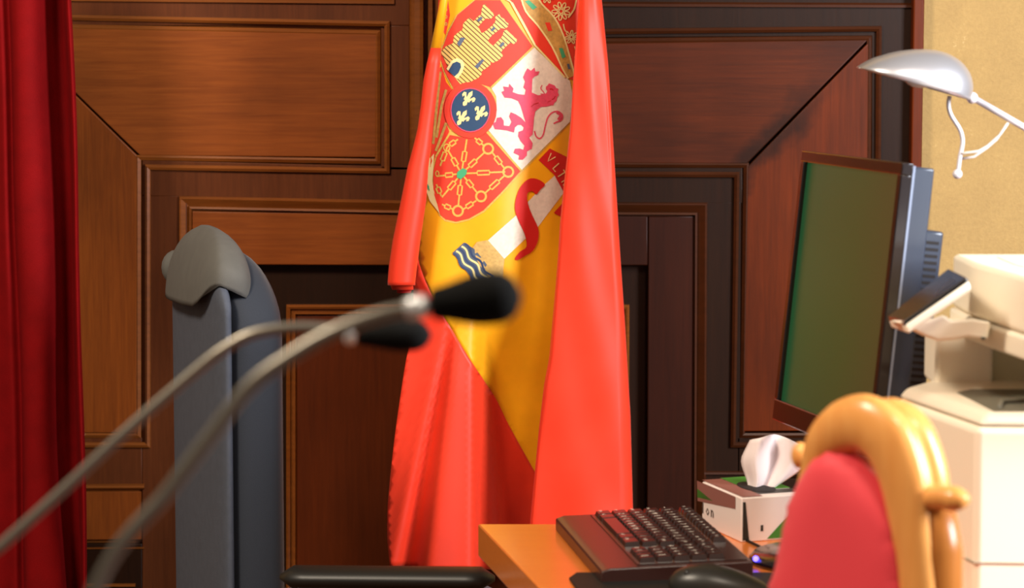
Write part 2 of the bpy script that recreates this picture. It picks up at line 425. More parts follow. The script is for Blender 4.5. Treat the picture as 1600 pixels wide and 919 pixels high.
mb = MB(); plate(mb, [(390, 405), (1020, 405), (1020, BOT), (390, BOT)], .034, .06); mb.build('recess_board', 'wood_recess', door)
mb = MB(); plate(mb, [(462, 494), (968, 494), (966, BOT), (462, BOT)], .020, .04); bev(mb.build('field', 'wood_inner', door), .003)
mm = MB(); mitre_sweep(mm, [(446, BOT), (446, 478), (984, 478), (982, BOT)], [(0, .034), (0, .018), (.004, .014), (.008, .016), (.009, .022), (.013, .022), (.014, .014), (.018, .014), (.02, .02), (.022, .03)], closed=False)
mm.build('moulding', 'wood_mould', door)
# lower corner panels, upper panels, meeting strip
for (o, m1, m2) in (([(-60, 762), (272, 756), (272, 852), (-60, 852)], 'wood_ax', 'wood_mould'), ([(1160, 745), (1364, 745), (1364, 852), (1160, 852)], 'wood_bx', 'wood_mould_dim')):
    pass
board('panel', [(-60, 772), (226, 768), (226, 844), (-60, 846)], .003, 'wood_az', b=.002)
mm = MB(); mitre_sweep(mm, [(-60, 758), (226, 756)], [(0, 0), (.002, -.007), (.006, -.009), (.010, -.004), (.012, .006), (.016, .006)], closed=False)
mitre_sweep(mm, [(226, 858), (-60, 860)], [(0, 0), (.001, -.003), (.004, -.004), (.005, .014), (.018, .014)], closed=False)
mm.build('moulding', 'wood_mould', door)
mm = MB(); mitre_sweep(mm, [(-60, 912), (212, 912)], [(0, 0), (.002, -.006), (.005, -.006), (.007, 0)], closed=False); mm.build('moulding', 'wood_mould', door)
mm = MB(); mitre_sweep(mm, [(1100, 736), (1364, 736)], [(0, 0), (.002, -.006), (.006, -.007), (.008, .008), (.014, .008)], closed=False); mm.build('moulding', 'wood_mould_dim', door)
board('panel', [(1160, 748), (1362, 748), (1362, BOT), (1160, BOT)], .004, 'wood_frame_dark', b=.002)
mm = MB(); mitre_sweep(mm, [(1432, 8), (1432, -160), (740, -160), (740, 5)], [(-.004, 0), (0, -.006), (.005, -.006), (.007, .006), (.012, .006)]); mm.build('moulding', 'wood_mould_dim', door)
mm = MB(); mitre_sweep(mm, [(612, 2), (612, -160), (-40, -160), (-40, -4)], [(-.004, 0), (0, -.006), (.005, -.006), (.007, .006), (.012, .006)]); mm.build('moulding', 'wood_mould', door)
mm = MB(); mitre_sweep(mm, [(648, 330), (648, -180)], [(-.010, 0), (-.006, -.006), (0, -.010), (.010, -.013), (.0165, -.012), (.018, .012), (.024, .012), (.026, .002), (.034, .002), (.036, .014), (.09, .014)], closed=False)
mm.build('meeting_strip', 'wood_mould', door)
# architrave and stucco wall
a = W(1424, 0); b_ = W(1441, 0)
fr = MB().box((a.x, YW-.03, 0), (b_.x, YW+.09, 2.3)).build('trim_1', M['wood_bz']); fr['kind'] = 'structure'; bev(fr, .003)
wl = MB().box((b_.x, YW+.0, 0), (3.2, YW+.12, 2.7)); wl.box((W(-60, 0).x, YW+.0, 2.3), (b_.x, YW+.12, 2.7)); wl.box((-3.2, YW+.0, 0), (W(-60, 0).x, YW+.12, 2.7))
wl = wl.build('wall_back', 'stucco'); wl['kind'] = 'structure'
fl = MB().box((-3.2, -1.5, -.05), (3.2, YW+.12, 0)).build('floor', 'floor'); fl['kind'] = 'structure'

# ================================================================== CURTAIN
ct = MB(); rings = []
cur = [(-60, .0), (-30, .03), (0, .0), (10, -.012), (17, .02), (24, -.02), (45, -.03), (62, -.024), (72, .0), (75, .06), (90, .085), (103, .05), (110, .0), (116, -.01), (119, .004), (116, .02), (100, .11), (60, .12), (0, .12), (-60, .12)]
YC = 4.75
for i in range(31):
    py = -200 + i * 1500 / 30
    z = P(0, py, YC).z; r = []
    fl_ = sstep(700, 1000, py)
    for (x, d) in cur:
        xx = x + interp(py, [0, 460, 690, 1000], [-7, 0, 0, 2]) + (16 * fl_ if 60 < x < 95 and d < .04 else 0) + 2 * sin(py * .011 + x * .05)
        r.append(V(((xx - 800) / F * (YC * cos(TH)) / 1 * 1.0, YC + d, max(.02, z))))
    rings.append(r)
ct.loft(rings, closed=True, caps=True)
c = ct.build('curtain', 'velvet', origin=(-.93, YC, .02), smooth=True)
tag(c, 'red velvet curtain hanging in vertical folds at the left edge beside the wooden door', 'curtain')
fix(c); c.modifiers.new('sub', 'SUBSURF').levels = 1; c.modifiers['sub'].render_levels = 2

# ================================================================== FLAG
YF = 4.80
flag = empty('flag', (P(800, 500, 4.9).x, 4.9, 0), 'red and yellow satin flag with embroidered coat of arms hanging before the door', 'flag')
def Yf(px, py):
    """depth of the central sheet of the flag: real drapery folds"""
    w = sstep(380, 620, py)
    t = (px - 735) / 100
    U = .028 * t * t + .006 * sin((px - 640) / 17 + py * .006) * sstep(250, 420, py) + .004 * sin((px + py * .5) / 40)
    if px < 690: U += ((690 - px) / 60) ** 2 * .012 * sstep(100, 250, py)
    s = max(0, (py - 300)) / 500
    a = (px - 740) / max(60., (py - 300))
    g = interps(a, [-.30, -.262, -.215, -.178, -.115, -.01, .035, .09, .22], [.010, .002, -.010, .012, -.034, -.026, .035, .125, .14])
    Vv = g * s
    return YF + (1-w) * U + w * Vv
def Pf(px, py, k=0):
    return P(px, py, Yf(px, py) - k * .0007)
def sheet(name, poly, m, parent, k=0, step=14, thick=.0008, smooth=True):
    vs, fs = cdt(poly, step)
    o = obj(name, [Pf(x, y, k) for x, y in vs], fs, m, parent, smooth=smooth)
    fix(o); 
    # make normals face the camera
    if sum(p.normal.y * p.area for p in o.data.polygons) > 0: o.data.flip_normals()
    solid(o, thick, -1); return o
def multi(name, polys, m, parent, k, step=14, thick=.0006):
    mb = MB()
    for pl in polys:
        vs, fs = cdt(pl, step); 
        fs2 = []
        for f in fs:
            a = sum(vs[f[i]][0]*vs[f[(i+1) % len(f)]][1] - vs[f[(i+1) % len(f)]][0]*vs[f[i]][1] for i in range(len(f)))
            fs2.append(f if a < 0 else f[::-1])
        mb.add([Pf(x, y, k) for x, y in vs], fs2)
    o = mb.build(name, m, parent, smooth=True); 
    if sum(p.normal.y * p.area for p in o.data.polygons) > 0: o.data.flip_normals()
    return o
def stroke(pts, w, closed=False):
    """outline of a stroked polyline (list of quads for robustness)"""
    out = []; n = len(pts); N = []
    for i in range(n):
        if closed: a = pts[i-1]; b = pts[(i+1) % n]
        else: a = pts[max(0, i-1)]; b = pts[min(n-1, i+1)]
        dx, dy = b[0]-a[0], b[1]-a[1]; l = sqrt(dx*dx+dy*dy) or 1; ww = w[i] if isinstance(w, list) else w
        N.append((-dy/l*ww/2, dx/l*ww/2))
    L = [(p[0]+q[0], p[1]+q[1]) for p, q in zip(pts, N)]; R = [(p[0]-q[0], p[1]-q[1]) for p, q in zip(pts, N)]
    K = n if closed else n-1
    return L, R, K
def strokes(name, items, m, parent, k, thick=.0006):
    mb = MB()
    for (pts, w, closed) in items:
        dense = []
        n = len(pts)
        for i in range(n if closed else n-1):
            a = pts[i]; b = pts[(i+1) % n]; d = sqrt((a[0]-b[0])**2+(a[1]-b[1])**2); kk = max(1, int(d/10)) if not isinstance(w, list) else 1
            for j in range(kk): dense.append((a[0]+(b[0]-a[0])*j/kk, a[1]+(b[1]-a[1])*j/kk))
        if not closed: dense.append(pts[-1])
        L, R, K = stroke(dense, w, closed); n = len(dense)
        vs = [Pf(x, y, k) for x, y in L + R]
        mb.add(vs, [(i, (i+1) % n, n+(i+1) % n, n+i) for i in range(K)])
    o = mb.build(name, m, parent, smooth=True)
    if sum(p.normal.y * p.area for p in o.data.polygons) > 0: o.data.flip_normals()
    return o
def ell(cx, cy, rx, ry, n=28, rot=0):
    return [(cx + rx*cos(2*pi*i/n)*cos(rot) - ry*sin(2*pi*i/n)*sin(rot), cy + rx*cos(2*pi*i/n)*sin(rot) + ry*sin(2*pi*i/n)*cos(rot)) for i in range(n)]
c1 = lambda pts: [(600 + x/3.995, y/3.995) for x, y in pts]
c2 = lambda pts: [(600 + x/3.995, 200 + y/3.995) for x, y in pts]
c6 = lambda pts: [(660 + x/7.99, y/7.99) for x, y in pts]
c7 = lambda pts: [(760 + x/4.594, 60 + y/4.594) for x, y in pts]
c8 = lambda pts: [(660 + x/5.406, 190 + y/5.406) for x, y in pts]

seam = sm2([(655, 412), (665, 440), (682, 475), (700, 505), (730, 555), (760, 600), (778, 629), (796, 666), (836, 738)], 4)
yleft = sm2([(700, -220), (694, -60), (690, 0), (680, 75), (672, 150), (668, 230), (664, 300), (656, 330), (652, 375), (655, 412)], 4)
sheet('yellow_band', yleft[:-1] + seam + [(856, 770), (880, 600), (900, 440), (910, 300), (925, 100), (935, -220)], 'yellow', flag, 0, 9)
lowleft = sm2([(605, 843), (606, 787), (615, 697), (624, 630), (634, 565), (643, 520), (646, 470), (646, 400)], 4)
sheet('lower_red_band', seam[::-1][0:0] + [(609, 885)] + lowleft + [(651, 385), (652, 395)] + seam + [(856, 778), (862, 890), (760, 890), (690, 888)], 'red', flag, 0, 8)
# outer rolled edge of the flag: a tube of cloth
def rolled(name, rows, m, y0, parent, seg=20, turns=1.0):
    mb = MB(); rings = []
    for (py, xl, xr) in rows:
        cx = (xl + xr) / 2; r = (xr - xl) / 2; ring = []
        for k in range(seg + 1):
            a = pi * .0 + 2 * pi * turns * k / seg + pi * .9
            rr = r * (1 - .12 * k / seg)
            p = P(cx + rr * cos(a), py, y0 + sin(a) * rr / F * 4.8)
            ring.append(p)
        rings.append(ring)
    mb.loft(rings, closed=False, caps=False)
    o = mb.build(name, m, parent, smooth=True); fix(o); solid(o, .001, 0); return o
rolled('rolled_yellow_edge', [(-220, 700, 730), (-100, 696, 716), (0, 688, 700), (75, 673, 690)], 'yellow', 4.775, flag)
rolled('rolled_red_edge', [(75, 673, 690), (100, 667, 688), (125, 662, 686), (163, 658, 681), (200, 653, 676), (229, 646, 674), (262, 637, 670), (312, 627, 667), (375, 614, 658), (415, 608, 653), (440, 606, 650), (446, 606, 650)], 'red', 4.77, flag)
rolled('inner_roll', [(330, 628, 660), (400, 616, 652), (442, 609, 646), (453, 613, 647)], 'red', 4.785, flag)
rolled('inner_roll', [(380, 628, 650), (440, 618, 648), (458, 621, 642)], 'crest_dark_red', 4.79, flag)
# front fold on the right
XL = ([-220, 0, 90, 200, 290, 350, 400, 470, 560, 600, 670, 732, 815, 900], [912, 905, 898, 891, 881, 875, 872, 866, 858, 850, 842, 836, 828, 824])
XR = ([-220, 0, 100, 270, 400, 500, 650, 800, 900], [925, 940, 950, 961, 969, 976, 985, 989, 990])
mb = MB(); rings = []
for i in range(71):
    py = -220 + 1108 * i / 70
    xl = interp(py, *XL); xr = interp(py, *XR); w = xr - xl; ring = []
    y0 = 4.735 + .02 * sstep(200, -200, py)
    for k in range(41):
        t = k / 40
        if t < .12:
            a = t / .12; xx = xl + w * .03 * (1 - cos(a * pi / 2)) ; yy = y0 + .03 * (1 - sin(a * pi / 2))
            if a < .5: xx = xl + w * .02 * (1 - 2*a)
        elif t < .82:
            a = (t - .12) / .70; xx = xl + w * (.03 + .89 * a)
            yy = y0 - .012 * sin(a * pi) - .004 * sin(a * 5 + py * .004) * sstep(0, 500, py) + .0022 * sin(py * .045 + a * 6) * sstep(500, 680, py) * sin(a * pi) 
            yy += .0015 * sin(py * .02 - a * 9)
        elif t < .93:
            a = (t - .82) / .11; xx = xl + w * (.92 + .08 * sin(a * pi / 2)); yy = y0 + .035 * (1 - cos(a * pi / 2))
        else:
            a = (t - .93) / .07; xx = xr - w * .3 * a; yy = y0 + .035 + .06 * a
        ring.append(P(xx, py, yy))
    rings.append(ring)
mb.loft(rings, closed=False, caps=False)
o = mb.build('front_fold', 'red', flag, smooth=True); fix(o); solid(o, .001, 0)
# inner return of cloth behind, closing the drape
mb = MB(); rings = []
for i in range(25):
    py = -220 + 1100 * i / 24; xl = interp(py, [-220, 75, 450, 700, 890], [702, 680, 655, 625, 622]); xr = interp(py, *XR) - 12
    rings.append([P(xl + (xr - xl) * k / 30, py, 4.97 + .012 * sin(k * .9) ) for k in range(31)])
mb.loft(rings, closed=False, caps=False); o = mb.build('back_drape', 'red', flag, smooth=True); solid(o, .001, 0)
# pole and base
pz = P(800, 0, 4.845)
pl = empty('flagpole', (pz.x + .015, 5.05, 0), 'flag pole standing inside the draped flag in front of the wooden door', 'pole')
MB().tube([(pz.x+.015, 5.05, .03), (pz.x+.015, 5.05, 2.25)], .012, 16).build('pole', 'gold', pl, smooth=True)
MB().loft([[V((pz.x+.015 + r*cos(2*pi*k/32), 5.05 + r*sin(2*pi*k/32), z)) for k in range(32)] for r, z in ((.14, .0), (.14, .02), (.12, .035), (.03, .05), (.02, .12))]).build('pole_base', 'gold', pl, smooth=True)

# ---- coat of arms
arms = bpy.data.objects.new('coat_of_arms', None)
# (mesh part carrying sub-parts): the shield border
arms = multi('coat_of_arms', [c1([(560,0),(450,95),(395,200),(358,300),(345,370),(372,450),(428,560)]) + [(697,165),(694,190),(700,212)] + c2([(320,180),(300,270),(300,400),(345,548),(380,582),(450,597),(530,577),(625,527),(745,405),(862,276)]) + c1([(1010,925),(1165,765),(1185,610),(1165,500),(945,283),(700,0)])], 'gold', flag, 1)
multi('castle_field', [c1([(570,0),(460,92),(402,202),(365,302),(354,370),(380,448),(436,555)]) + [(725, 134), (750, 131), (766, 136)] + c1([(928,290),(725,0)])], 'crest_red', arms, 2)
multi('lion_field', [c1([(938,296),(672,552),(700,600),(704,690),(648,808)]) + c2([(858,264)]) + c1([(1008,912),(1160,760),(1180,610),(1160,506)])], 'white', arms, 2)
multi('pale_field', [[(674, 229), (676, 170), (682, 110), (690, 104), (697, 128), (707, 141), (698, 160), (696, 188), (702, 206), (681, 244), (672, 262)]], 'crest_red', arms, 2)
strokes('pale_stripes', [([(688, 112), (683, 160), (677, 225)], 4, False), ([(697, 140), (690, 165), (682, 215)], 4, False), ([(697, 192), (690, 212), (681, 236)], 4, False)], 'gold_band', arms, 3)
multi('chain_field', [c2([(412,44),(330,182),(308,270),(308,400),(352,542),(384,570),(450,585),(530,566),(620,515),(736,398),(850,272),(640,28),(560,60),(480,56)])], 'crest_red', arms, 2)
for it_ in [(c1([(935,290),(668,548)]), 3, False), (c2([(640,22),(858,268)]), 3, False), (c2([(404,44),(322,180)]), 3, False)]: strokes('field_border', [it_], 'gold', arms, 3)
multi('castle', [c6([(232,650),(290,580),(380,540),(395,450),(440,410),(500,370),(510,290),(585,220),(640,265),(690,210),(735,175),(738,125),(755,65),(790,50),(800,85),(835,105),(850,135),(880,160),(895,195),(850,240),(800,230),(760,260),(715,315),(695,330),(740,415),(800,380),(880,310),(912,265),(908,210),(960,175),(980,215),(1020,235),(1040,270),(1075,295),(1068,335),(1030,360),(985,350),(930,395),(870,440),(822,500),(835,535),(885,570),(930,520),(985,470),(1005,430),(1015,385),(1060,368),(1085,405),(1125,430),(1145,465),(1180,490),(1175,525),(1140,550),(1095,535),(1050,575),(1000,625),(985,650),(1005,700),(950,755),(880,785),(850,770),(850,810),(800,850),(740,890),(740,930),(690,980),(640,1000),(560,1050),(480,1060),(350,900)])], 'castle', arms, 3)
for pl_ in ([c6([(430,545),(480,465),(535,475),(465,585)]), c6([(650,830),(740,740),(775,750),(690,860)]), c6([(680,250),(730,205),(755,225),(705,275)]), c6([(850,375),(895,330),(915,355),(870,395)]), c6([(960,565),(1005,520),(1030,545),(985,590)])]): multi('castle_window', [pl_], 'slate', arms, 4)
multi('castle_arch', [c6([(300,860),(360,760),(430,725),(500,750),(525,810),(500,900),(440,985),(400,960)])], 'cream', arms, 4)
multi('castle_door', [c6([(325,885),(380,790),(430,768),(475,790),(482,840),(450,910),(400,955)])], 'blue', arms, 5)
multi('ring', [ell(735, 172, 41, 44)], 'crest_red', arms, 4)
strokes('ring_edge', [(ell(735, 172, 30.5, 34), 1.6, True)], 'pink', arms, 6)
multi('round_field', [ell(735, 172, 30, 33.5)], 'blue', arms, 5)
def fleur(cx, cy, s, rot):
    half = [(0, -12), (2.8, -7), (2, -1), (3.5, -2), (6, -6), (9, -5), (9.5, -1), (7, 1.5), (6.5, -1.5), (5, 0), (4.2, 2.4), (4.5, 3.6), (2, 3.8), (3, 8), (1, 11)]
    pts = half + [(-x, y) for x, y in half[::-1]]
    return [(cx + (x*cos(rot) - y*sin(rot))*s, cy + (x*sin(rot) + y*cos(rot))*s) for x, y in pts]
for (x, y) in ((731, 154), (722, 184), (750.5, 176.5)):
    multi('lily', [fleur(x, y, 1.18, .55)], 'cream', arms, 6, 8)
lion = [(345,210),(352,238),(382,236),(372,262),(345,275),(330,290),(328,330),(326,388),(370,408),(425,402),(436,380),(425,360),(440,335),(475,335),(505,365),(512,410),(498,450),(470,480),(430,490),(392,492),(352,522),(342,570),(337,640),(332,690),(308,712),(332,752),(326,792),(292,812),(290,842),(260,872),(230,870),(236,842),(195,822),(205,792),(240,790),(265,800),(273,770),(247,740),(227,702),(232,670),(262,660),(268,640),(250,622),(225,622),(205,640),(198,676),(150,662),(100,655),(60,652),(45,610),(68,600),(76,570),(105,565),(124,590),(125,625),(165,630),(180,600),(163,560),(175,530),(212,545),(250,570),(282,605),(268,560),(247,490),(228,450),(180,430),(130,425),(108,385),(128,375),(120,345),(160,350),(165,325),(195,360),(188,385),(230,400),(275,405),(282,370),(265,352),(277,310),(263,280),(280,240),(295,215),(320,232)]
multi('lion', [c7(lion)], 'pink', arms, 3, 10)
tailp = sm2([c7([p])[0] for p in [(345,665),(358,705),(385,718),(408,690),(422,630),(440,570),(472,533),(515,525),(545,550),(538,585),(505,600),(482,612)]], 4)
multi('lion_mane', [c7([(385,395),(405,412),(395,428),(415,430),(408,450),(430,448),(425,470),(446,464),(448,486),(466,474),(478,484),(488,462),(504,448),(506,425),(520,405),(512,385),(518,362),(500,356),(490,338),(470,330),(448,322),(440,338),(426,346),(432,368),(440,385),(420,398)])], 'pink', arms, 3.5, 9)
strokes('lion_tail', [(tailp, 2.2, False), (sm2(c7([(505,530),(535,552),(515,585)]), 3), 4.5, False)], 'pink', arms, 3)
strokes('lion_crest', [(sm2(c7([(425,410),(410,385),(390,360),(400,335)]), 3), 1.5, False)], 'pink', arms, 3)
strokes('lion_detail', [(c7([(455,365),(470,362),(480,372)]), 1.8, False), (c7([(320,490),(345,470),(375,462)]), 1, False), (c7([(470,440),(485,430),(495,415)]), 1.2, False), (c7([(440,455),(462,448)]), 1, False)], 'crest_dark_red', arms, 4)
def lk(a, b, w=32, l=.42):
    """a chain run from a to b with one elongated link in the middle (zoom coordinates)"""
    ax, ay = a; bx, by = b; L = sqrt((bx-ax)**2+(by-ay)**2); ux, uy = (bx-ax)/L, (by-ay)/L
    h = L*l/2; mx, my = (ax+bx)/2, (ay+by)/2; px, py = -uy*w/2, ux*w/2
    loop = [(mx-ux*h+px, my-uy*h+py), (mx-ux*(h+4), my-uy*(h+4)), (mx-ux*h-px, my-uy*h-py), (mx+ux*h-px, my+uy*h-py), (mx+ux*(h+4), my+uy*(h+4)), (mx+ux*h+px, my+uy*h+py)]
    return [(c8([a, (mx-ux*h, my-uy*h)]), 2.6, False), (c8([(mx+ux*h, my+uy*h), b]), 2.6, False), (c8(loop), 2.5, True)]
it = []
ctr = (330, 440)
for e in [(700, 425), (520, 265), (375, 150), (215, 240), (120, 462), (165, 640), (302, 720), (470, 610)]:
    it += lk(ctr, e, 34, .27)
for a, b in [((590, 262), (690, 392)), ((690, 460), (528, 605)), ((455, 668), (340, 745)), ((260, 742), (165, 700)), ((150, 375), (210, 215)), ((210, 215), (300, 150)), ((440, 135), (520, 205)), ((118, 530), (160, 630))]:
    it += lk(a, b, 34, .4)
for (x, y) in [(555, 230), (725, 425), (495, 632), (300, 755)]:
    it.append((c8(ell(x, y, 42, 42, 18)), 3.2, True))
it.append((c8(ell(205, 220, 26, 30, 12)), 2, True)); it.append((c8(ell(125, 440, 14, 22, 10)), 1.8, True))
strokes('chains', it, 'gold', arms, 3)
multi('emerald', [c8([(295,425),(345,392),(378,412),(368,450),(325,488),(290,470)])], 'green', arms, 5)
multi('side_column', [c8([(45,330),(98,270),(92,400),(84,500),(104,620),(146,778),(62,670),(25,560),(33,430)])], 'cream', flag, 2, 10)
multi('column_mark', [c8([(38,520),(55,545),(62,590),(45,565)])], 'green', flag, 3, 10)
# crown on the right top
crown = multi('crown', [c1([(700,-120),(780,0),(872,160),(940,272),(1130,478),(1100,380),(1050,300),(960,170),(880,75),(790,10),(760,-120)])[:0] + c1([(720,-160),(790,0),(945,275),(1145,490),(1190,500),(1240,500),(1240,-160)])], 'crest_red', flag, 2)
multi('crown_band', [c1([(860,-160),(850,0),(885,70),(965,165),(1052,295),(1115,430),(1150,492),(1188,470),(1172,400),(1120,225),(1060,108),(985,30),(940,-30),(960,-160)])], 'gold_band', crown, 3)
strokes('crown_edge', [(sm2(c1([(850,-40),(885,70),(965,165),(1052,295),(1115,430),(1150,490)]), 3), 2.6, False), (sm2(c1([(950,-40),(985,25),(1060,105),(1120,222),(1172,400),(1188,470)]), 3), 2.6, False), (c1([(700,-40),(790,10),(940,280),(1130,484)]), 2.4, False), (c1([(800,15),(870,140),(945,280)]), 1.6, False)], 'cream', crown, 4)
for pl_ in [c1([(880,8),(905,0),(955,45),(930,62)]), c1([(1092,300),(1115,300),(1135,355),(1112,365)])]: multi('green_gem', [pl_], 'green', crown, 4)
multi('red_gem', [c1([(1005,140),(1035,140),(1050,190),(1025,195)])], 'crest_red', crown, 4)
multi('dark_gem', [c1([(1142,400),(1156,398),(1165,430),(1150,432)])], 'slate', crown, 4)
fi = []
for (cx, cy, R, n) in ((1105, 70, 58, 9), (1170, 232, 42, 7), (1020, -20, 40, 7)):
    for k in range(n):
        a = 2*pi*k/n + .3; a2 = a
        fi.append((c1(ell(cx + cos(a)*R*.68, cy + sin(a)*R*.68, R*.32, R*.17, 10, a2)), 1.7, True))
    fi.append((c1(ell(cx, cy, R*.25, R*.25, 8)), 1.8, True))
fi.append((sm2(c1([(1150,110),(1185,60),(1200,0)]), 3), 2.4, False)); fi.append((sm2(c1([(1120,150),(1130,190),(1150,200)]), 3), 2, False)); fi.append((sm2(c1([(1190,290),(1200,330),(1190,360)]), 3), 2, False))
strokes('crown_flowers', fi, 'cream', crown, 4)
# left crown sliver and upper-left scroll
multi('scroll', [c1([(385,0),(375,90),(372,200),(385,220),(412,95),(400,0)])], 'crest_red', flag, 1, 10)
strokes('scroll_dots', [(c1(ell(387, 60+45*k, 6, 9, 8)), 1.2, True) for k in range(3)], 'gold', flag, 2)
# pillar, capital, waves, ribbon
pil = multi('pillar', [c2([(1075,290),(1125,400),(962,616),(750,818),(648,702),(820,550),(905,455),(1000,355)])], 'white', flag, 1)
multi('pillar_base', [c2([(648,700),(752,818),(745,880),(742,960),(700,990),(640,960),(590,860),(555,745),(580,712)])], 'tan', pil, 2)
multi('water', [c2([(428,780),(500,715),(570,760),(640,850),(690,930),(720,1010),(600,1010),(540,930)])], 'slate', pil, 2)
def wave(off):
    pts = []
    for k in range(24):
        t = k / 23; x = 450 + off + t * 190; y = 768 - off*.85 + t * 240
        s = sin(t * 16) * 9; pts.append((x + s * .78, y - s * .62))
    return c2(pts)
strokes('wave_line', [(wave(0), 3.0, False), (wave(34), 3.0, False)], 'cream', pil, 3)
strokes('wave_line', [(wave(-18), 3.6, False), (wave(17), 3.2, False), (wave(54), 3.2, False)], 'navy', pil, 3)
rib = closed_smooth(c2([(1005,352),(955,318),(900,320),(850,372),(822,450),(820,520),(845,590),(878,665),(890,740),(850,772),(818,815),(835,825),(885,795),(930,765),(962,700),(962,625),(925,545),(898,470),(895,410),(925,395),(950,415),(975,385)]), 3)
multi('ribbon', [rib], 'banner_red', pil, 3, 9)
multi('ribbon', [c2([(1115,468),(1060,530),(1092,548),(1130,560),(1140,470)])], 'banner_red', pil, 2, 9)
ban = multi('motto_ribbon', [c2([(1035,128),(965,200),(1062,292),(1118,395),(1160,430),(1190,260),(1160,190)])], 'banner_red', pil, 2, 9)
def letter(cx, cy, s, rot, strokes_):
    return [(c2([(cx + (x*cos(rot)-y*sin(rot))*s, cy + (x*sin(rot)+y*cos(rot))*s) for x, y in st]), 1.7, False) for st in strokes_]
LT = letter(1040, 188, 26, .72, [[(-.7,-1),(0,1),(.7,-1)]]) + letter(1080, 245, 26, .85, [[(-.4,-1),(-.4,1),(.6,1)]]) + letter(1108, 290, 26, 1.0, [[(-.7,-1),(.7,-1)],[(0,-1),(0,1)]]) + letter(1135, 335, 26, 1.05, [[(-.4,1),(-.4,-1),(.4,-1),(.4,0),(-.4,0)],[(-.1,0),(.5,1)]]) 
strokes('motto_letter', LT, 'cream', ban, 4)

# ================================================================== BLUE OFFICE CHAIR
ch = empty('office_chair', (-.30, 4.2, 0), 'tall blue-grey office chair seen from the side in front of the left door panels', 'chair')
wd = V((-.129, .40, 0)).normalized(); td = V((.40, .129, 0)).normalized()
base = V((-.444, 4.1, 0))
def pillow(A, t0, t1, z0, z1, w0=0, e=.30, top=.10, n=40, m=28, lean=0., topcurve=0.):
    """upright rounded pad: width along wd from w0 to w0+A, thickness t0..t1 along td"""
    rings = []
    cw = w0 + A/2; ct_ = (t0+t1)/2; hw = A/2; ht = (t1-t0)/2
    for i in range(m+1):
        s = i / m; z = z0 + (z1 - z0) * (1 - (1 - s) ** 1.6)
        d = (z1 - z) / top
        k = 1 if d >= 1 else max(.02, sqrt(max(0, 1 - (1-d)**2)))
        kw = 1 if d >= 1 else max(.25, (max(0, 1 - (1-d)**2)) ** .35)
        ring = []
        for j in range(n):
            a = 2*pi*j/n; cx = cos(a); sx = sin(a)
            ww = math.copysign(abs(cx) ** .35, cx) * hw * kw; tt = math.copysign(abs(sx) ** .7, sx) * ht * k
            p = base + wd * (cw + ww) + td * (ct_ + tt + lean * (z - z0)); ring.append(V((p.x, p.y, z + topcurve * (1 - (ww/hw)**2))))
        rings.append(ring)
    return rings
MB().loft(pillow(.43, -.004, .020, .48, 1.085, top=.04, topcurve=.03)).build('backrest_shell', 'shell', ch, smooth=True)
MB().loft(pillow(.43, .006, .108, .46, 1.092, w0=.0, top=.10, topcurve=.03)).build('backrest_cushion', 'pad', ch, smooth=True)
# headrest cover, a cap of grey cloth over the shell top with a pointed loose corner
rings = []
capb = [(268, 436), (282, 398), (300, 372), (325, 358), (350, 356), (380, 366), (400, 386), (425, 405), (436, 432)]
cap = MB(); n = 36
for i in range(15):
    s = i / 14; z = 1.055 + (1.135 - 1.055) * s
    k = sqrt(max(.001, 1 - s ** 2.2)); kw = max(.3, (1 - s ** 3) ** .4) if s < 1 else .3
    ring = []
    for j in range(n):
        a = 2*pi*j/n; cx, sx = cos(a), sin(a)
        ww = math.copysign(abs(cx) ** .45, cx) * .21 * kw; tt = math.copysign(abs(sx) ** .7, sx) * .043 * max(k, .15)
        p = base + wd * (.235 + ww) + td * (.030 + tt - .008 * (1-s)); 
        dz = -.012 * (1-s) * (1 + sin(3*a)) + .05 * (1-s) * (-cx) * .6
        ring.append(V((p.x, p.y, z + dz + .02 * (1 - (ww/.23)**2) * s)))
    rings.append(ring)
cap.loft(rings); o = cap.build('headrest_cover', 'cover', ch, smooth=True)
# small knob of the cover's corner on the left
o = MB().loft(sphere(base + wd*.425 + td*.01 + V((0, 0, 1.072)), .026, sc=(1, 1.2, 1.15))).build('cover_corner', 'cover', ch, smooth=True)
# seat, arms, column, base
sc_ = base + wd*.215 + td*.32
ring = []
rings = []
for i in range(9):
    s = i/8; z = .42 + .09*s; k = 1 - .12*abs(2*s-1)**4
    rings.append([sc_ + wd*(math.copysign(abs(cos(2*pi*j/32))**.4, cos(2*pi*j/32))*.24*k) + td*(math.copysign(abs(sin(2*pi*j/32))**.4, sin(2*pi*j/32))*.24*k) + V((0,0,z)) for j in range(32)])
MB().loft(rings).build('seat', 'pad', ch, smooth=True)
mb = MB(); mb.tube([base + wd*.215 + td*.03 + V((0,0,.52)), base + wd*.215 + td*.03 + V((0,0,.44)), base + wd*.215 + td*.2 + V((0,0,.405)), sc_ + V((0,0,.405))], .022); mb.build('back_bracket', 'black', ch, smooth=True)
MB().tube([sc_ + V((0,0,.10)), sc_ + V((0,0,.42))], .028, 20).build('column', 'steel', ch, smooth=True)
for k in range(5):
    a = 2*pi*k/5 + .3; d = V((cos(a), sin(a), 0))
    leg = MB().tube([sc_ + V((0,0,.12)), sc_ + d*.16 + V((0,0,.10)), sc_ + d*.3 + V((0,0,.075))], [.025, .022, .016]).build('base_leg', 'black', ch, smooth=True)
    MB().tube([sc_ + d*.3 + V((0,0,.028)) + d.cross(V((0,0,1)))*.02, sc_ + d*.3 + V((0,0,.028)) - d.cross(V((0,0,1)))*.02], .028, 18).build('caster', 'black', leg, smooth=True)
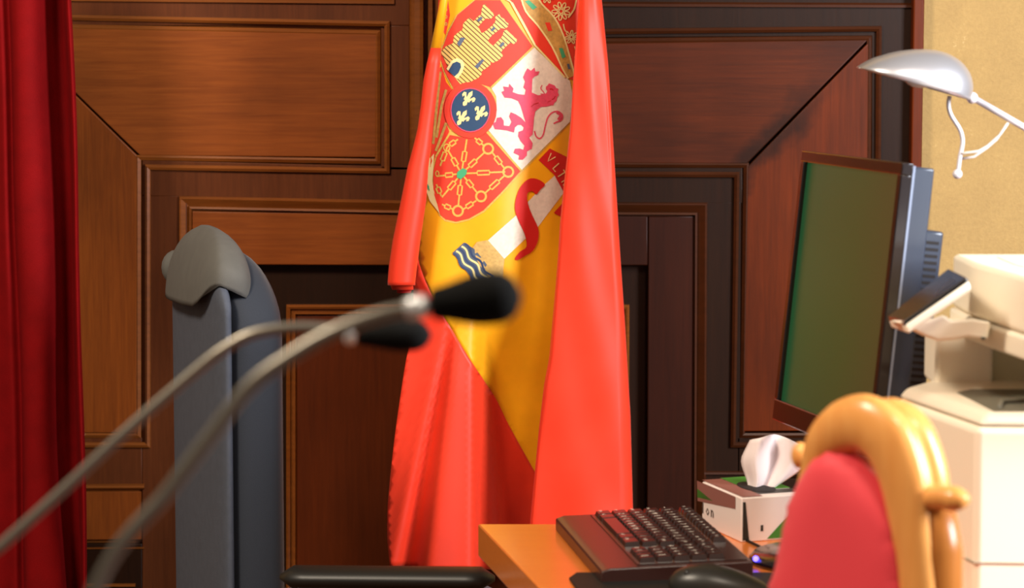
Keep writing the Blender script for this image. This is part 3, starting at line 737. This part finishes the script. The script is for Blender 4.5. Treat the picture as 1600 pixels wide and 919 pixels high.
def armrest(A, B, z, r=.0165):
    q = []
    for i in range(17):
        t = i/16; e = min(1, min(t, 1-t)/.05); q.append((A + (B-A)*t, r*max(.25, sqrt(1-(1-e)**2))))
    return MB().tube([p for p, _ in q], [rr for _, rr in q], 20, squash=((0, 1, 0), 2.0))
A1 = P(438, 901, 3.98); B1 = P(773, 904, 3.93); zc = A1.z
armrest(A1, B1, zc).build('armrest', 'rubber', ch, smooth=True)
mid = (A1 + B1) / 2
MB().tube([mid + V((0,0,-.01)), mid + V((0,.02,-.12)), V((mid.x-.02, sc_.y-.16, .45)), V((sc_.x, sc_.y, .415))], .014).build('armrest_post', 'black', ch, smooth=True)

# ================================================================== DESK
DZ = 1.52 - 819 * 3.9 / F
DZ = P(747, 819, 3.9).z
dA = P(747, 819, 3.9); 
e = (P(843, 919, 3.47) - dA); e.z = 0
# direction of the left edge on the desk plane
def onz(px, py, z):
    d = V((1, 0, 0)) * (px - 800) + UP * (459.5 - py) + FW * F
    return CAM + d * ((z - H) / d.z)
dB = onz(843, 919, DZ); ed = (dB - dA).normalized()
dC = dA + ed * (3.9 - 2.93) / -ed.y if ed.y != 0 else dB
desk = empty('desk', (.6, 3.5, 0), 'varnished orange-brown wooden desk at lower right carrying monitor, keyboard and printer', 'desk')
TK = dA.z - P(747, 869, 3.9).z
top = [dA, dC, V((1.15, 2.93, DZ)), V((1.15, 3.9, DZ))]
bev(MB().hexa([p - V((0, 0, TK)) for p in top], top).build('desktop', 'wood_desk', desk), .002, 2)
for (x, y) in ((.14, 3.80), (.26, 3.0), (1.08, 3.80), (1.08, 3.0)):
    bev(MB().box((x-.03, y-.03, 0), (x+.03, y+.03, DZ-TK)).build('leg', 'wood_desk', desk), .003)

# ================================================================== KEYBOARD
KZ = DZ + .022
ka = onz(868, 806, KZ); kn = onz(971, 889, KZ); ku = (kn - ka); ku.z = 0; KL = ku.length; ku.normalize(); ku = Matrix.Rotation(-.07, 3, 'Z') @ ku; kv = V((-ku.y, ku.x, 0))
KL = .372; KW = .205
kb = empty('keyboard', (ka.x, ka.y, DZ), 'dark brown-black computer keyboard with white legends lying on the desk', 'keyboard')
def KP(u, v, z): return V((ka.x, ka.y, 0)) + ku*u + kv*v + V((0, 0, z))
prof = [(0, DZ), (KW, DZ), (KW, KZ+.004), (.06, KZ+.001), (.012, KZ), (0, KZ-.004)]
mb = MB().hexa([KP(0, v, z) for v, z in prof], [KP(KL, v, z) for v, z in prof])
bev(mb.build('case', 'kb_edge', kb), .002, 2)
def ztop(v): return KZ + .003 * max(0, (v-.06)) / (KW-.06) + .001
mb = MB(); q = [(.010, .050), (.010, KW-.006), (KL-.01, KW-.006), (KL-.01, .050)]
mb.hexa([KP(u, v, ztop(v)-.004) for u, v in q], [KP(u, v, ztop(v)+.0012) for u, v in q]); mb.build('key_tray', 'kb', kb)
GL = {}
def glyph(chx):
    if chx in GL: return GL[chx]
    c = bpy.data.curves.new('g', 'FONT'); c.body = chx; c.size = 1; c.align_x = 'CENTER'; c.resolution_u = 1
    o = bpy.data.objects.new('g', c); COL.objects.link(o)
    dg = bpy.context.evaluated_depsgraph_get(); me = bpy.data.meshes.new_from_object(o.evaluated_get(dg))
    GL[chx] = ([(v.co.x, v.co.y) for v in me.vertices], [tuple(p.vertices) for p in me.polygons])
    bpy.data.objects.remove(o); bpy.data.meshes.remove(me); return GL[chx]
rows = [(list('~1234567890-=') + ['<'], 0), (['TAB'] + list('QWERTYUIOP[]') + ['\\'], 0), (['CAPS'] + list('ASDFGHJKL;"') + ['ENT'], 0), (['SH'] + list('ZXCVBNM,./') + ['SHIFT'], 0), (['CTRL', 'ALT', ' ', 'ALT', 'CTRL'], 0)]
def key(u0, u1, v0, v1, txt):
    mb = MB(); g = .0013; zb = ztop((v0+v1)/2) + .001; h = .0065; i = .0022
    lo = [KP(u0+g, v0+g, zb), KP(u1-g, v0+g, zb), KP(u1-g, v1-g, zb+.001), KP(u0+g, v1-g, zb+.001)]
    hi = [KP(u0+g+i, v0+g+i*.7, zb+h), KP(u1-g-i, v0+g+i*.7, zb+h), KP(u1-g-i, v1-g-i*.7, zb+h+.001), KP(u0+g+i, v1-g-i*.7, zb+h+.001)]
    mb.hexa(lo, hi)
    if txt.strip():
        gv, gf = glyph(txt); s = .0115 if len(txt) == 1 else .0058
        uu = u0 + .0065 if len(txt) == 1 else u0 + .004 + len(txt)*.0015
        mb.add([KP(uu + x*s, v0 + .006 + y*s, zb+h+.0008+(v0+.006+y*s-v0)/(v1-v0)*.001-.0002+.0003) for x, y in gv], gf, 1)
    mb.build('key', ['kb', 'legend'], kb)
u00 = .014; pit = .0181
V0 = .054; VP_ = .0235
for r, (ks, _) in enumerate(rows):
    v1 = V0 + VP_*(5-r) ; v0 = v1 - VP_
    if r == 4: ws = [1.6, 1.6, 6.4, 1.6, 1.8]
    else:
        ws = [1.0 + (r*.25 if r else 0)] + [1]*(len(ks)-2); ws.append(max(1, 13.2 - sum(ws)))
    u = u00
    for k_, w_ in zip(ks, ws):
        key(u, u + w_*pit, v0, v1, k_); u += w_*pit
for k_ in range(12):
    key(u00 + k_*pit*1.08, u00 + (k_*1.08+1)*pit, V0 + 5*VP_ + .006, V0 + 6*VP_ + .003, 'F%d' % (k_+1))
un = u00 + 13.6*pit
for r, t in enumerate([('NL', '/', '*', '-'), ('7', '8', '9', '+'), ('4', '5', '6', '+'), ('1', '2', '3', 'E'), ('0', '0', '.', 'E')]):
    v1 = V0 + VP_*(5-r)
    for j, s in enumerate(t): key(un + (j+1.2)*pit, un + (j+2.2)*pit, v1-VP_, v1, s)
    if r in (0, 1): key(un, un+pit, v1-VP_, v1, '^')

# ================================================================== MOUSE PAD, MOUSE, CABLE
pd = [onz(889, 907, DZ), onz(900, 899, DZ), onz(1215, 899, DZ), onz(1290, 1010, DZ), onz(960, 1010, DZ)]
pd[3].z = pd[4].z = DZ
for p in pd: p.z = DZ
pdm = [p + V((0, 0, .0045)) for p in pd]
cx = sum((p for p in pd), V((0,0,0))) / 5
o = MB().hexa(pd, pdm).build('mouse_pad', 'pad_black', origin=cx); bev(o, .002)
tag(o, 'black mouse pad under the dark mouse at the near end of the desk', 'mouse pad')
mc = onz(1126, 921, DZ + .006)
ms = empty('computer_mouse', (mc.x, mc.y, DZ + .0045), 'dark grey rounded computer mouse on the black pad beside the keyboard', 'mouse')
rings = []; n = 28
for i in range(13):
    s = i/12; z = DZ + .0046 + .036 * s; k = sqrt(max(.002, 1 - (s*.995)**2.6))
    ring = []
    for j in range(n):
        a = 2*pi*j/n; x = cos(a)*.066*k; y = sin(a)*.034*k
        h = .72 + .28*cos((x/.066 + .35)*1.5)
        ring.append(V((mc.x + x + .012*s*-1, mc.y + y, DZ + .0046 + (z - DZ - .0046)*h)))
    rings.append(ring)
MB().loft(rings).build('body', 'mouse', ms, smooth=True)
MB().tube([V((mc.x - .045, mc.y-.018, DZ+.030)), V((mc.x - .040, mc.y+.012, DZ+.034))], .0035).build('wheel', 'black', ms, smooth=True)
cb = smooth_path([onz(1118, 826, DZ+.003), onz(1145, 832, DZ+.003), onz(1175, 848, DZ+.003), onz(1215, 862, DZ+.003), onz(1300, 862, DZ+.003)], 6)
for p in cb: p.z = DZ + .0025
o = MB().tube(cb, .0022, 8).build('cable', 'black', origin=cb[0], smooth=True); tag(o, 'thin black cable running across the desk behind the keyboard', 'cable')

# ================================================================== MONITOR
C0 = V((.4396, 3.65, 1.1156)); r_ = V((.23622763, -.97160796, .01320942)); u_ = V((.10276788, .03849932, .99396004)); n_ = V((-.96624804, -.23344332, .10894469))
MW, MH = .38274, .38854
mon = empty('computer_monitor', (.50, 3.64, DZ), 'black flat monitor with a dull green screen standing tilted on the desk', 'monitor')
def Q(a, b, c): return C0 + r_*a + u_*b + n_*c
def mbox(mb, a0, a1, b0, b1, c0, c1, mi=0):
    return mb.hexa([Q(a0,b0,c0), Q(a1,b0,c0), Q(a1,b0,c1), Q(a0,b0,c1)], [Q(a0,b1,c0), Q(a1,b1,c0), Q(a1,b1,c1), Q(a0,b1,c1)], mi)
a, b = MW/2, MH/2
bz = MB(); T_, B_, S_ = .016, .030, .014
mbox(bz, -a, a, b-T_, b, -.016, 0); mbox(bz, -a, a, -b, -b+B_, -.016, 0); mbox(bz, -a, -a+S_, -b+B_, b-T_, -.016, 0); mbox(bz, a-S_, a, -b+B_, b-T_, -.016, 0)
bev(bz.build('bezel', 'bezel', mon), .0015, 2)
sp = MB(); mbox(sp, -a+S_-.001, a-S_+.001, -b+B_-.001, b-T_+.001, -.012, -.006); sp.build('screen', 'screen', mon)
bk = MB(); mbox(bk, -a+.001, a-.001, -b+.001, b-.001, -.0155, -.009); mbox(bk, -a+.003, a-.003, -b+.004, b-.004, -.047, -.016)
bev(bk.build('housing', 'mon_side', mon), .003, 3)
tr = MB(); mbox(tr, a-.0035, a+.0006, -b+.02, b-.003, -.0185, -.0155); tr.build('edge_trim', 'gray_trim', mon)
bb = MB(); bx0, bx1 = -.13, .172
mbox(bb, bx0, bx1, -b+.05, b-.085, -.077, -.047); bbo = bev(bb.build('rear_bulge', 'mon_side', mon), .004, 3)
vt = MB()
for k in range(26):
    z = b - .100 - k*.0088
    mbox(vt, bx1-.004, bx1+.0006, z-.0026, z+.0014, -.071, -.053)
vt.build('vent_slots', 'gap', mon, kind=None)
nk = MB(); nk.tube([Q(0, -.05, -.085), Q(0, -.12, -.09), V((.50, 3.64, DZ+.06)), V((.50, 3.64, DZ+.02))], [.028, .028, .03, .034], 20); nk.build('stand_neck', 'black', mon, smooth=True)
bs = MB(); rr = []
for (k, z) in ((1, DZ), (1, DZ+.006), (.95, DZ+.013), (.6, DZ+.018), (.2, DZ+.022)):
    rr.append([V((.46, 3.63, z)) + V((cos(2*pi*j/40)*.135*k, sin(2*pi*j/40)*.105*k, 0)) for j in range(40)])
bs.loft(rr).build('stand_base', 'bezel', mon, smooth=True)
lp = onz(1190, 861, DZ+.014); MB().loft(sphere(V((.46-.128, 3.60, DZ+.011)), .004)).build('power_light', 'led', mon, smooth=True, label='small blue power light')

# ================================================================== TISSUE BOX
tb_n = onz(1146, 851, DZ); TH_ = .064
tb = empty('tissue_box', (tb_n.x+.03, tb_n.y+.06, DZ), 'green and white printed tissue box with a tissue pulled up behind the keyboard', 'tissue box')
l_ = onz(1094, 822, DZ) - tb_n; l_.z = 0
ld = (P(1095, 748, 3.9).xy - P(1146, 772, 3.78).xy); 
ldir = V((-.06, .17, 0)).normalized(); rdir = V((.17, .06, 0)).normalized()
tb_n = onz(1158, 848, DZ) 
Lw, Rw = .14, .10
def B(l, r, z): return tb_n + ldir*l + rdir*r + V((0, 0, z))
mb = MB(); mb.hexa([B(0,0,0), B(0,Rw,0), B(Lw,Rw,0), B(Lw,0,0)], [B(0,0,TH_), B(0,Rw,TH_), B(Lw,Rw,TH_), B(Lw,0,TH_)])
box = bev(mb.build('carton', 'box_white', tb), .0015, 2)
def face_poly(kind, pts, off=.0007):
    if kind == 'L': return [B(a_, -off, z) for a_, z in pts]
    if kind == 'R': return [B(-off, a_, z) for a_, z in pts]
    return [B(a_, r, TH_+off) for a_, r in pts]
pr = MB()
def pf(kind, pts, mi):
    if kind != 'T': pts = [(a_, z_*TH_/.088) for a_, z_ in pts]
    q = face_poly(kind, pts); pr.add(q, [tuple(range(len(q)))], mi)
pf('L', [(.02, .062), (.155, .045), (.158, .086), (.02, .086)], 1); pf('L', [(.10, .058), (.156, .052), (.156, .070)], 0)
pf('T', [(.004,.004),(.004,.035),(.15,.035),(.15,.004)], 1); pf('T', [(.05,.036),(.05,.1),(.156,.1),(.156,.036)], 0); pf('T', [(.02,.036),(.02,.1),(.045,.1),(.045,.036)], 2)
pf('R', [(.04, .004), (.10, .004), (.10, .058), (.075, .05)], 0); pf('R', [(.002, .004), (.012, .004), (.006, .08), (.002, .08)], 2); pf('R', [(.03,.02),(.034,.02),(.034,.032),(.03,.032)], 3)
for i, s in enumerate('lon'):
    gv, gf = glyph(s); pr.add([B(.145 - .017*i - x*.024 - .01, -.001, .018 + y*.024) for x, y in gv], gf, 3)
pr.build('printed_design', ['box_green', 'box_pink', 'box_dark', 'box_dark'], tb)
sl = MB(); sl.add([B(.07 + .045*cos(t*pi/8), .055 + .024*sin(t*pi/8), TH_+.0012) for t in range(16)], [tuple(range(16))]); sl.build('slot', 'gap', tb)
ts = MB(); rings = []
tc_ = B(.075, .055, TH_)
c0 = P(1212, 775, 3.68)
outl = [((1192, 790), (1222, 792)), ((1180, 750), (1236, 770)), ((1176, 722), (1244, 748)), ((1180, 700), (1250, 728)), ((1190, 697), (1246, 714))]
yb = tc_.y
base_c = tc_
rows_ = []
for i in range(13):
    t = i/12; z = TH_ - .01 + .088*t
    w = .015 + .030*sstep(0, .7, t); row = []
    for k in range(25):
        s = k/24*2 - 1
        x = tc_.x + .004 + .034*t + s*w; y = yb + .014*sin(s*5 + t*2)*(.4+t) + .012*t*abs(s)
        zz = z - (.018*(s*.5+.3)*t if True else 0) - .014*abs(s)**3*t
        row.append(V((x, y, DZ + zz)))
    rows_.append(row)
ts.loft(rows_, closed=False, caps=False); o = ts.build('tissue', 'tissue', tb, smooth=True); solid(o, .0006, 0)

# ================================================================== PRINTER
pr_ = empty('printer', (.75, 3.2, DZ), 'cream white multifunction printer standing on the desk at the right edge', 'printer')
def vz(px, py, z): return onz(px, py, z)
zt = 1.03
Ls = V((.481, 3.256, 0)); Ns = V((.5355, 3.06, 0)); sd = (Ls - Ns).normalized()
Bk = Ls + sd*.03
XR_ = 1.02
foot = [Ns, V((XR_, 3.03, 0)), V((XR_, 3.42, 0)), V((.56, 3.42, 0)), Bk]
z0 = lambda p, z: V((p.x, p.y, z))
bev(MB().hexa([z0(p, DZ) for p in foot], [z0(p, zt) for p in foot]).build('body', 'printer', pr_), .008, 4)
ins = lambda k: [z0(p, 0) + (V((.75, 3.25, 0)) - p) * k for p in foot]
bev(MB().hexa([z0(p, zt+.0015) for p in ins(.015)], [z0(p, zt+.016) for p in ins(.06)]).build('top_cover', 'printer', pr_), .006, 3)
# seams
sm = MB(); sm.tube([Ns + V((-.0005, -.0005, .872)), Ls + V((-.0005, 0, .872))], .0011, 6); sm.tube([Ns + V((0, -.0005, .872)), V((XR_, 3.0295, .872))], .0011, 6); sm.build('seam', 'seam', pr_)
# output tray
tp = [vz(1495, 613, zt+.0165), vz(1518, 608, zt+.0165), vz(1640, 608, zt+.0165), vz(1640, 643, zt+.0165), vz(1553, 643, zt+.0165)]
MB().hexa([p - V((0, 0, .004)) for p in tp], tp).build('output_tray', 'tray', pr_)
MB().tube([tp[4] + V((.01, .02, .001)), tp[4] + V((.02, .06, .003)), tp[4] + V((.06, .07, .003))], .003, 8).build('paper_stop', 'tray', pr_, smooth=True)
# rear wall of the output bay and left column
zs = 1.105
bev(MB().box((.585, 3.34, zt+.010), (XR_, 3.41, zs+.01)).build('bay_wall', 'printer2', pr_), .004)
xa = P(1461, 560, 3.33).x; xb_ = P(1480, 560, 3.33).x
bev(MB().box((xa, 3.32, zt+.008), (.60, 3.42, zs+.01)).build('column', 'printer', pr_), .006)
# scanner unit
sA = V((.566, 3.30, 0)); sB = V((.622, 2.99, 0)); sk = P(1515, 497, 3.3).z; st_ = P(1512, 411, 3.3).z; su = P(1540, 534, 3.3).z
sc_f = [sA, sB, V((XR_, 2.97, 0)), V((XR_, 3.42, 0)), V((.56, 3.42, 0))]
bev(MB().hexa([z0(p, su) for p in sc_f], [z0(p, sk) for p in sc_f]).build('scanner_base', 'printer', pr_), .005)
f2 = [p + (V((.8, 3.2, 0)) - p)*.012 for p in sc_f]
lid = bev(MB().hexa([z0(p, sk+.0012) for p in f2], [z0(p, st_) for p in f2]).build('scanner_lid', 'printer', pr_), .006)
f3 = [p + (V((.8, 3.2, 0)) - p)*.22 for p in sc_f]
MB().hexa([z0(p, st_) for p in f3], [z0(p, st_+.0015) for p in f3]).build('paper_sheet', 'paper', pr_, label='white sheet on the lid')
# control panel arm: a wedge reaching left
def slabpx(pts, ya, yb, mb=None):
    mb = mb or MB(); return mb.hexa([P(x, y, ya) for x, y in pts], [P(x, y, yb) for x, y in pts])
arm = [(1390, 501), (1413, 510), (1440, 524), (1465, 533), (1492, 531), (1512, 527), (1543, 532), (1548, 503), (1520, 498), (1486, 500), (1474, 492), (1450, 500)]
bev(slabpx(arm, 3.17, 3.29).build('panel_arm', 'printer', pr_), .004)
def wpt(px, py, y): return P(px, py, y)
ptop = [wpt(1412, 507, 3.15), wpt(1513, 437, 3.15), wpt(1484, 423, 3.30), wpt(1388, 499, 3.30)]
pu = V((.35, 0, -.94)).normalized() * .013
cp = bev(MB().hexa([p + pu for p in ptop], ptop).build('control_panel', 'printer', pr_), .004)
ins2 = lambda P4, k, h: [p + (sum(P4, V((0,0,0)))/4 - p)*k - pu.normalized()*h for p in P4]
bev(MB().hexa(ins2(ptop, .01, -.004), ins2(ptop, .01, .0035)).build('panel_glass', 'panel_black', cp), .002)
cc = sum(ptop, V((0,0,0)))/4
MB().hexa([cc + (p-cc)*.35 + (ptop[1]-cc)*.4 - pu.normalized()*.0032 for p in ptop], [cc + (p-cc)*.35 + (ptop[1]-cc)*.4 - pu.normalized()*.0042 for p in ptop]).build('display', 'mon_side', cp)
MB().hexa([P(x, y, 3.165) for x, y in [(1532,527),(1541,528),(1540,531),(1534,531)]], [P(x, y, 3.18) for x, y in [(1532,527),(1541,528),(1540,531),(1534,531)]]).build('catch', 'gap', pr_)

# ================================================================== DESK LAMP
lm = empty('desk_lamp', (.80, 3.66, DZ), 'silver domed desk lamp reaching over the monitor from the right', 'lamp')
YL = 3.66
tip = P(1340, 105, YL); heel = P(1517, 157, YL); ax = (heel - tip); LL = ax.length; ax.normalize(); up = V((-ax.z, 0, ax.x)); 
pk = [(0, 0), (.06, .035), (.15, .075), (.28, .125), (.42, .165), (.55, .20), (.68, .225), (.80, .228), (.90, .20), (.96, .15), (1.0, .06), (1.005, 0)]
mb = MB(); rings = []
for i in range(33):
    t = i/32; s = .5 - .5*cos(pi*t)
    s = min(max(s, .004), .996)
    hgt = interps(s, [p[0] for p in pk], [p[1] for p in pk]) * LL * 1.15 
    hgt = LL * interp(s, [0, .05, .108, .23, .31, .40, .50, .60, .68, .76, .83, .877, .92, .955, .98, 1], [0, .06, .113, .193, .235, .272, .303, .323, .325, .312, .287, .257, .22, .175, .12, .0])
    wv = .062 * (1 - abs(2*(s**.85)-1)**2.2)**.5
    rings.append([tip + ax*(LL*s) + up*(hgt*sin(pi*k/24)) + V((0, 1, 0))*(-wv*cos(pi*k/24)) for k in range(25)])
mb.loft(rings, closed=False, caps=False); o = mb.build('shade', 'silver', lm, smooth=True); fix(o)
if sum(p.normal.dot(up) * p.area for p in o.data.polygons) < 0: o.data.flip_normals()
solid(o, .0015, -1)
rim = [r[0] for r in rings] + [r[-1] for r in rings[::-1]]
MB().tube(rim + [rim[0]], .0012, 8).build('rim', 'steel', lm, smooth=True)
MB().loft(sphere(tip + ax*(LL*.55) - up*(-.008), .014, sc=(1.6, 1, .8))).build('bulb', 'clear', lm, smooth=True)
post_top = P(1800, 312, YL)
MB().tube([P(1512, 148, YL), P(1600, 199, YL), post_top], .0045, 12).build('upper_arm', 'arm', lm, smooth=True)
MB().loft(sphere(P(1519, 153, YL), .008)).build('joint', 'arm', lm, smooth=True)
hk = MB().tube(smooth_path([P(1484, 150, YL), P(1482, 164, YL), P(1486, 180, YL), P(1500, 203, YL), P(1504, 222, YL), P(1500, 245, YL), P(1497, 268, YL)], 6), .003, 10).build('hook', 'arm', lm, smooth=True)
MB().loft(sphere(P(1496, 272, YL), .0068)).build('ball', 'arm', hk, smooth=True)
MB().tube([P(1504, 240, YL-.004), P(1530, 236, YL), P(1543, 228, YL), P(1562, 211, YL), P(1575, 192, YL)], .002, 8).build('link_rod', 'clear', lm, smooth=True)
MB().tube([P(1503, 248, YL+.006), P(1522, 245, YL+.006), P(1542, 231, YL+.006), P(1557, 218, YL+.006), P(1572, 196, YL+.006)], .002, 8).build('link_rod', 'clear', lm, smooth=True)
px_ = post_top.x
MB().tube([post_top, V((px_+.02, YL, 1.0)), V((px_, YL, DZ+.02))], .006, 12).build('lower_arm', 'arm', lm, smooth=True)
MB().loft([[V((px_ + r*cos(2*pi*k/36), YL + r*sin(2*pi*k/36), z)) for k in range(36)] for r, z in ((.085, DZ), (.085, DZ+.012), (.07, DZ+.022), (.012, DZ+.03))]).build('lamp_base', 'silver', lm, smooth=True)

# ================================================================== RED CHAIR
rc = empty('armchair', (.42, 2.6, 0), 'carved light wood chair with red upholstered back, blurred at lower right', 'chair')
YR = 2.62
def R_(px, py): return P(px, py, YR - (px - 1200) / F * 2.6 * .9 + .02)
bkv = V((.030, .028, 0))
fr_pts = [(1206, 1060), (1218, 960), (1232, 880), (1250, 800), (1268, 740), (1286, 694), (1318, 668), (1352, 662), (1380, 680), (1398, 712), (1412, 756), (1422, 820), (1430, 880), (1436, 960), (1440, 1060)]
frr = [.008, .008, .008, .009, .013, .020, .026, .029, .029, .027, .025, .022, .020, .019, .019]
pth = smooth_path([R_(*p) for p in fr_pts], 5)
nrm = V((1, -.9, 0)).normalized(); nrm = V((-.67, -.74, 0))
frp = [interp(i_/5, list(range(15)), frr) for i_ in range(len(pth))]
frm = MB().tube(pth, frp, 24, squash=(tuple(nrm), .6)).build('back_frame', 'wood_chair', rc, smooth=True)
pth2 = [p + bkv for p in pth]
MB().tube(pth2, [r__*.72 for r__ in frp], 18).build('rear_rim', 'wood_chair', frm, smooth=True)
MB().tube([p + bkv*.5 for p in pth], [r__*.62 for r__ in frp], 14).build('rim_web', 'wood_chair', frm, smooth=True)
# upholstered pad filling the frame
pad = [(1190, 1060), (1203, 940), (1218, 860), (1236, 785), (1258, 735), (1283, 706), (1312, 700), (1350, 728), (1390, 780), (1412, 850), (1420, 919), (1422, 1060)]
pad = sm2(pad, 5)
vs, fs = cdt(pad, 14)
def dedge(x, y): 
    return min(sqrt((x-a_)**2 + (y-b_)**2) for a_, b_ in pad[:-1] + [(1190 + 222*k/10, 1060) for k in range(11)])
fr_v = []
for x, y in vs:
    d = min(1, dedge(x, y)/60); fr_v.append(R_(x, y) + nrm*(.002 + .020*sqrt(1-(1-d)**2)))
bk_v = [R_(x, y) - nrm*.012 for x, y in vs]
nv = len(vs); 
F2 = []
cnt = {}
for f in fs:
    for i in range(len(f)):
        e_ = (f[i], f[(i+1) % len(f)]); cnt[tuple(sorted(e_))] = cnt.get(tuple(sorted(e_)), []) + [e_]
bd = [v[0] for v in cnt.values() if len(v) == 1]
faces = [tuple(f) for f in fs] + [tuple(i+nv for i in f[::-1]) for f in fs] + [(b_, a_, a_+nv, b_+nv) for a_, b_ in bd]
o = obj('back_upholstery', fr_v + bk_v, faces, 'upholstery', rc, smooth=True); fix(o)
# ear and rear post on the right, small carved knob on the left
MB().tube(smooth_path([R_(1425, 782)+bkv*.2, R_(1445, 780)+bkv*.2, R_(1468, 779)+bkv*.2, R_(1490, 784)+bkv*.2, R_(1500, 792)+bkv*.2], 4), [.012]*12+[.011,.010,.009,.007,.003], 14).build('shoulder', 'wood_chair', rc, smooth=True)
MB().loft(sphere(P(1250, 712, 2.72), .0115, sc=(.8, 1, 1.2))).build('carved_knob', 'wood_chair', rc, smooth=True)
for (px, yy) in ((1462, 2.49),):
    a1 = P(1450, 785, yy+.04); 
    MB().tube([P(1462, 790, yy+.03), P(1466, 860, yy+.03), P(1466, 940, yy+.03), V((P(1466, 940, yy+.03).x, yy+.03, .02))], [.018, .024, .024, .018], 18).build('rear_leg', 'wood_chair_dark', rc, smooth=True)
p0 = R_(1200, 1060); 
MB().tube([p0, V((p0.x, p0.y, .02))], [.02, .016], 16).build('rear_leg', 'wood_chair', rc, smooth=True)
pe = R_(1450, 1060)
sdir = (pe - p0); sdir.z = 0; 
fw = V((-.67, -.74, 0))
A_, B2 = V((p0.x, p0.y, 0)), V((pe.x + .03, pe.y, 0)); wdv = (B2 - A_)
seatp = [A_ - wdv*.6, B2 + wdv*.2, B2 + wdv*.3 + fw*.42, A_ - wdv*.7 + fw*.42]
bev(MB().hexa([p + V((0,0,.38)) for p in seatp], [p + V((0,0,.42)) for p in seatp]).build('seat_rail', 'wood_chair', rc), .006)
bev(MB().hexa([p + (sum(seatp, V((0,0,0)))/4 - p)*.05 + V((0,0,.421)) for p in seatp], [p + (sum(seatp, V((0,0,0)))/4 - p)*.12 + V((0,0,.49)) for p in seatp]).build('seat', 'upholstery', rc), .02, 4)
for p in seatp[2:]:
    q = p + (sum(seatp, V((0,0,0)))/4 - p)*.08
    MB().tube([q + V((0,0,.385)), q + V((0,0,.0))], [.022, .014], 16).build('front_leg', 'wood_chair', rc, smooth=True)

# ================================================================== MICROPHONES
BZ = .93
def mic(Y, neck, rneck, r, head, rings_, label, loc, yb):
    e = empty('gooseneck_microphone', loc, label, 'microphone', None)
    pts = [P(x, y, Y) for x, y in neck]; last = pts[0]
    pts = [V((loc[0], Y, BZ+.02)), V((loc[0]+.003, Y, BZ+.07))] + pts
    sp_ = smooth_path(pts, 10)
    MB().tube(sp_, rneck, 14).build('gooseneck', 'goose', e, smooth=True)
    h = [P(x, y, Y) for x, y, _ in head]; MB().tube(h, [q for _, _, q in head], 24).build('windscreen', 'foam', e, smooth=True)
    for (x0, y0, x1, y1, rr) in rings_:
        MB().tube([P(x0, y0, Y), P((x0+x1)/2, (y0+y1)/2, Y), P(x1, y1, Y)], [rr*.8, rr, rr*.8], 20).build('collar', 'chrome', e, smooth=True)
    MB().loft([[V((loc[0] + q*cos(2*pi*k/28), Y + q*sin(2*pi*k/28), z)) for k in range(28)] for q, z in ((.05, BZ), (.05, BZ+.015), (.042, BZ+.025), (.014, BZ+.032))]).build('mic_base', 'black', e, smooth=True)
    return e
def hd(x0, y0, x1, y1, r, n=16, p=.55, blunt=1.0):
    out = []
    for i in range(n+1):
        t = i/n; prof = (.62 + .38*sstep(0, .6, t)) * (sqrt(max(.02, 1 - max(0, (t-.72)/.28)**2))) * (1 if t > .05 else .8)
        out.append((x0 + (x1-x0)*t, y0 + (y1-y0)*t, r*prof))
    return out
Y1 = 1.7; s1 = Y1/F
mic(Y1, [(150, 919), (262, 770), (330, 680), (390, 605), (450, 560), (520, 520), (590, 494), (640, 483), (672, 477)], 12.5*s1, 0, hd(672, 476, 815, 461, 43*s1), [(634, 485, 668, 477, 20*s1)],
    'black foam-tipped gooseneck microphone in front, pointing right over the flag', (P(40, 1100, Y1).x, Y1, BZ), 0)
Y2 = 2.05; s2 = Y2/F
mic(Y2, [(-20, 872), (0, 855), (100, 765), (200, 672), (300, 585), (350, 546), (400, 521), (470, 512), (540, 517), (556, 521)], 9*s2, 0, hd(558, 524, 674, 524, 26*s2), [(538, 524, 556, 525, 16*s2)],
    'smaller gooseneck microphone with thin stem, its black tip below and left of the large one', (P(-130, 1100, Y2).x, Y2, BZ), 0)
bd_ = empty('bench_desk', (-.4, 1.85, 0), 'plain wooden bench desk in the foreground holding both microphones', 'desk')
bev(MB().box((-1.3, 1.45, BZ-.04), (.12, 2.25, BZ)).build('bench_top', 'wood_frame', bd_), .004)
for (x, y) in ((-1.24, 1.51), (.06, 1.51), (-1.24, 2.19), (.06, 2.19)):
    bev(MB().box((x-.03, y-.03, 0), (x+.03, y+.03, BZ-.04)).build('leg', 'wood_frame', bd_), .003)

# ================================================================== LIGHT
def area(name, loc, tgt, size, power, color, shape='RECTANGLE', sy=None, spread=None):
    l = bpy.data.lights.new(name, 'AREA'); l.shape = shape; l.size = size; l.size_y = sy or size; l.energy = power; l.color = color
    if spread: l.spread = spread
    o = bpy.data.objects.new(name, l); COL.objects.link(o); o.location = loc
    o.rotation_euler = (V(tgt) - V(loc)).to_track_quat('-Z', 'Y').to_euler(); return o
area('ceiling_light', (-1.6, 2.2, 3.3), (0, 5.0, 1.2), .6, 100, (1, .86, .68))
area('ceiling_light', (.9, 1.4, 3.4), (.5, 4.6, 1.0), .6, 40, (1, .86, .70))
area('window_light', (2.5, 2.2, 2.0), (.4, 4.0, 1.0), .8, 170, (.88, .93, 1), sy=1.2)
w = bpy.data.worlds.new('world'); SC.world = w; w.use_nodes = True
w.node_tree.nodes['Background'].inputs[0].default_value = (1, .84, .70, 1); w.node_tree.nodes['Background'].inputs[1].default_value = .16
SC.view_settings.view_transform = 'Standard'; SC.view_settings.look = 'None'; SC.view_settings.gamma = 1; SC.view_settings.exposure = 0.24
try: SC.view_settings.use_curve_mapping = False
except Exception: pass
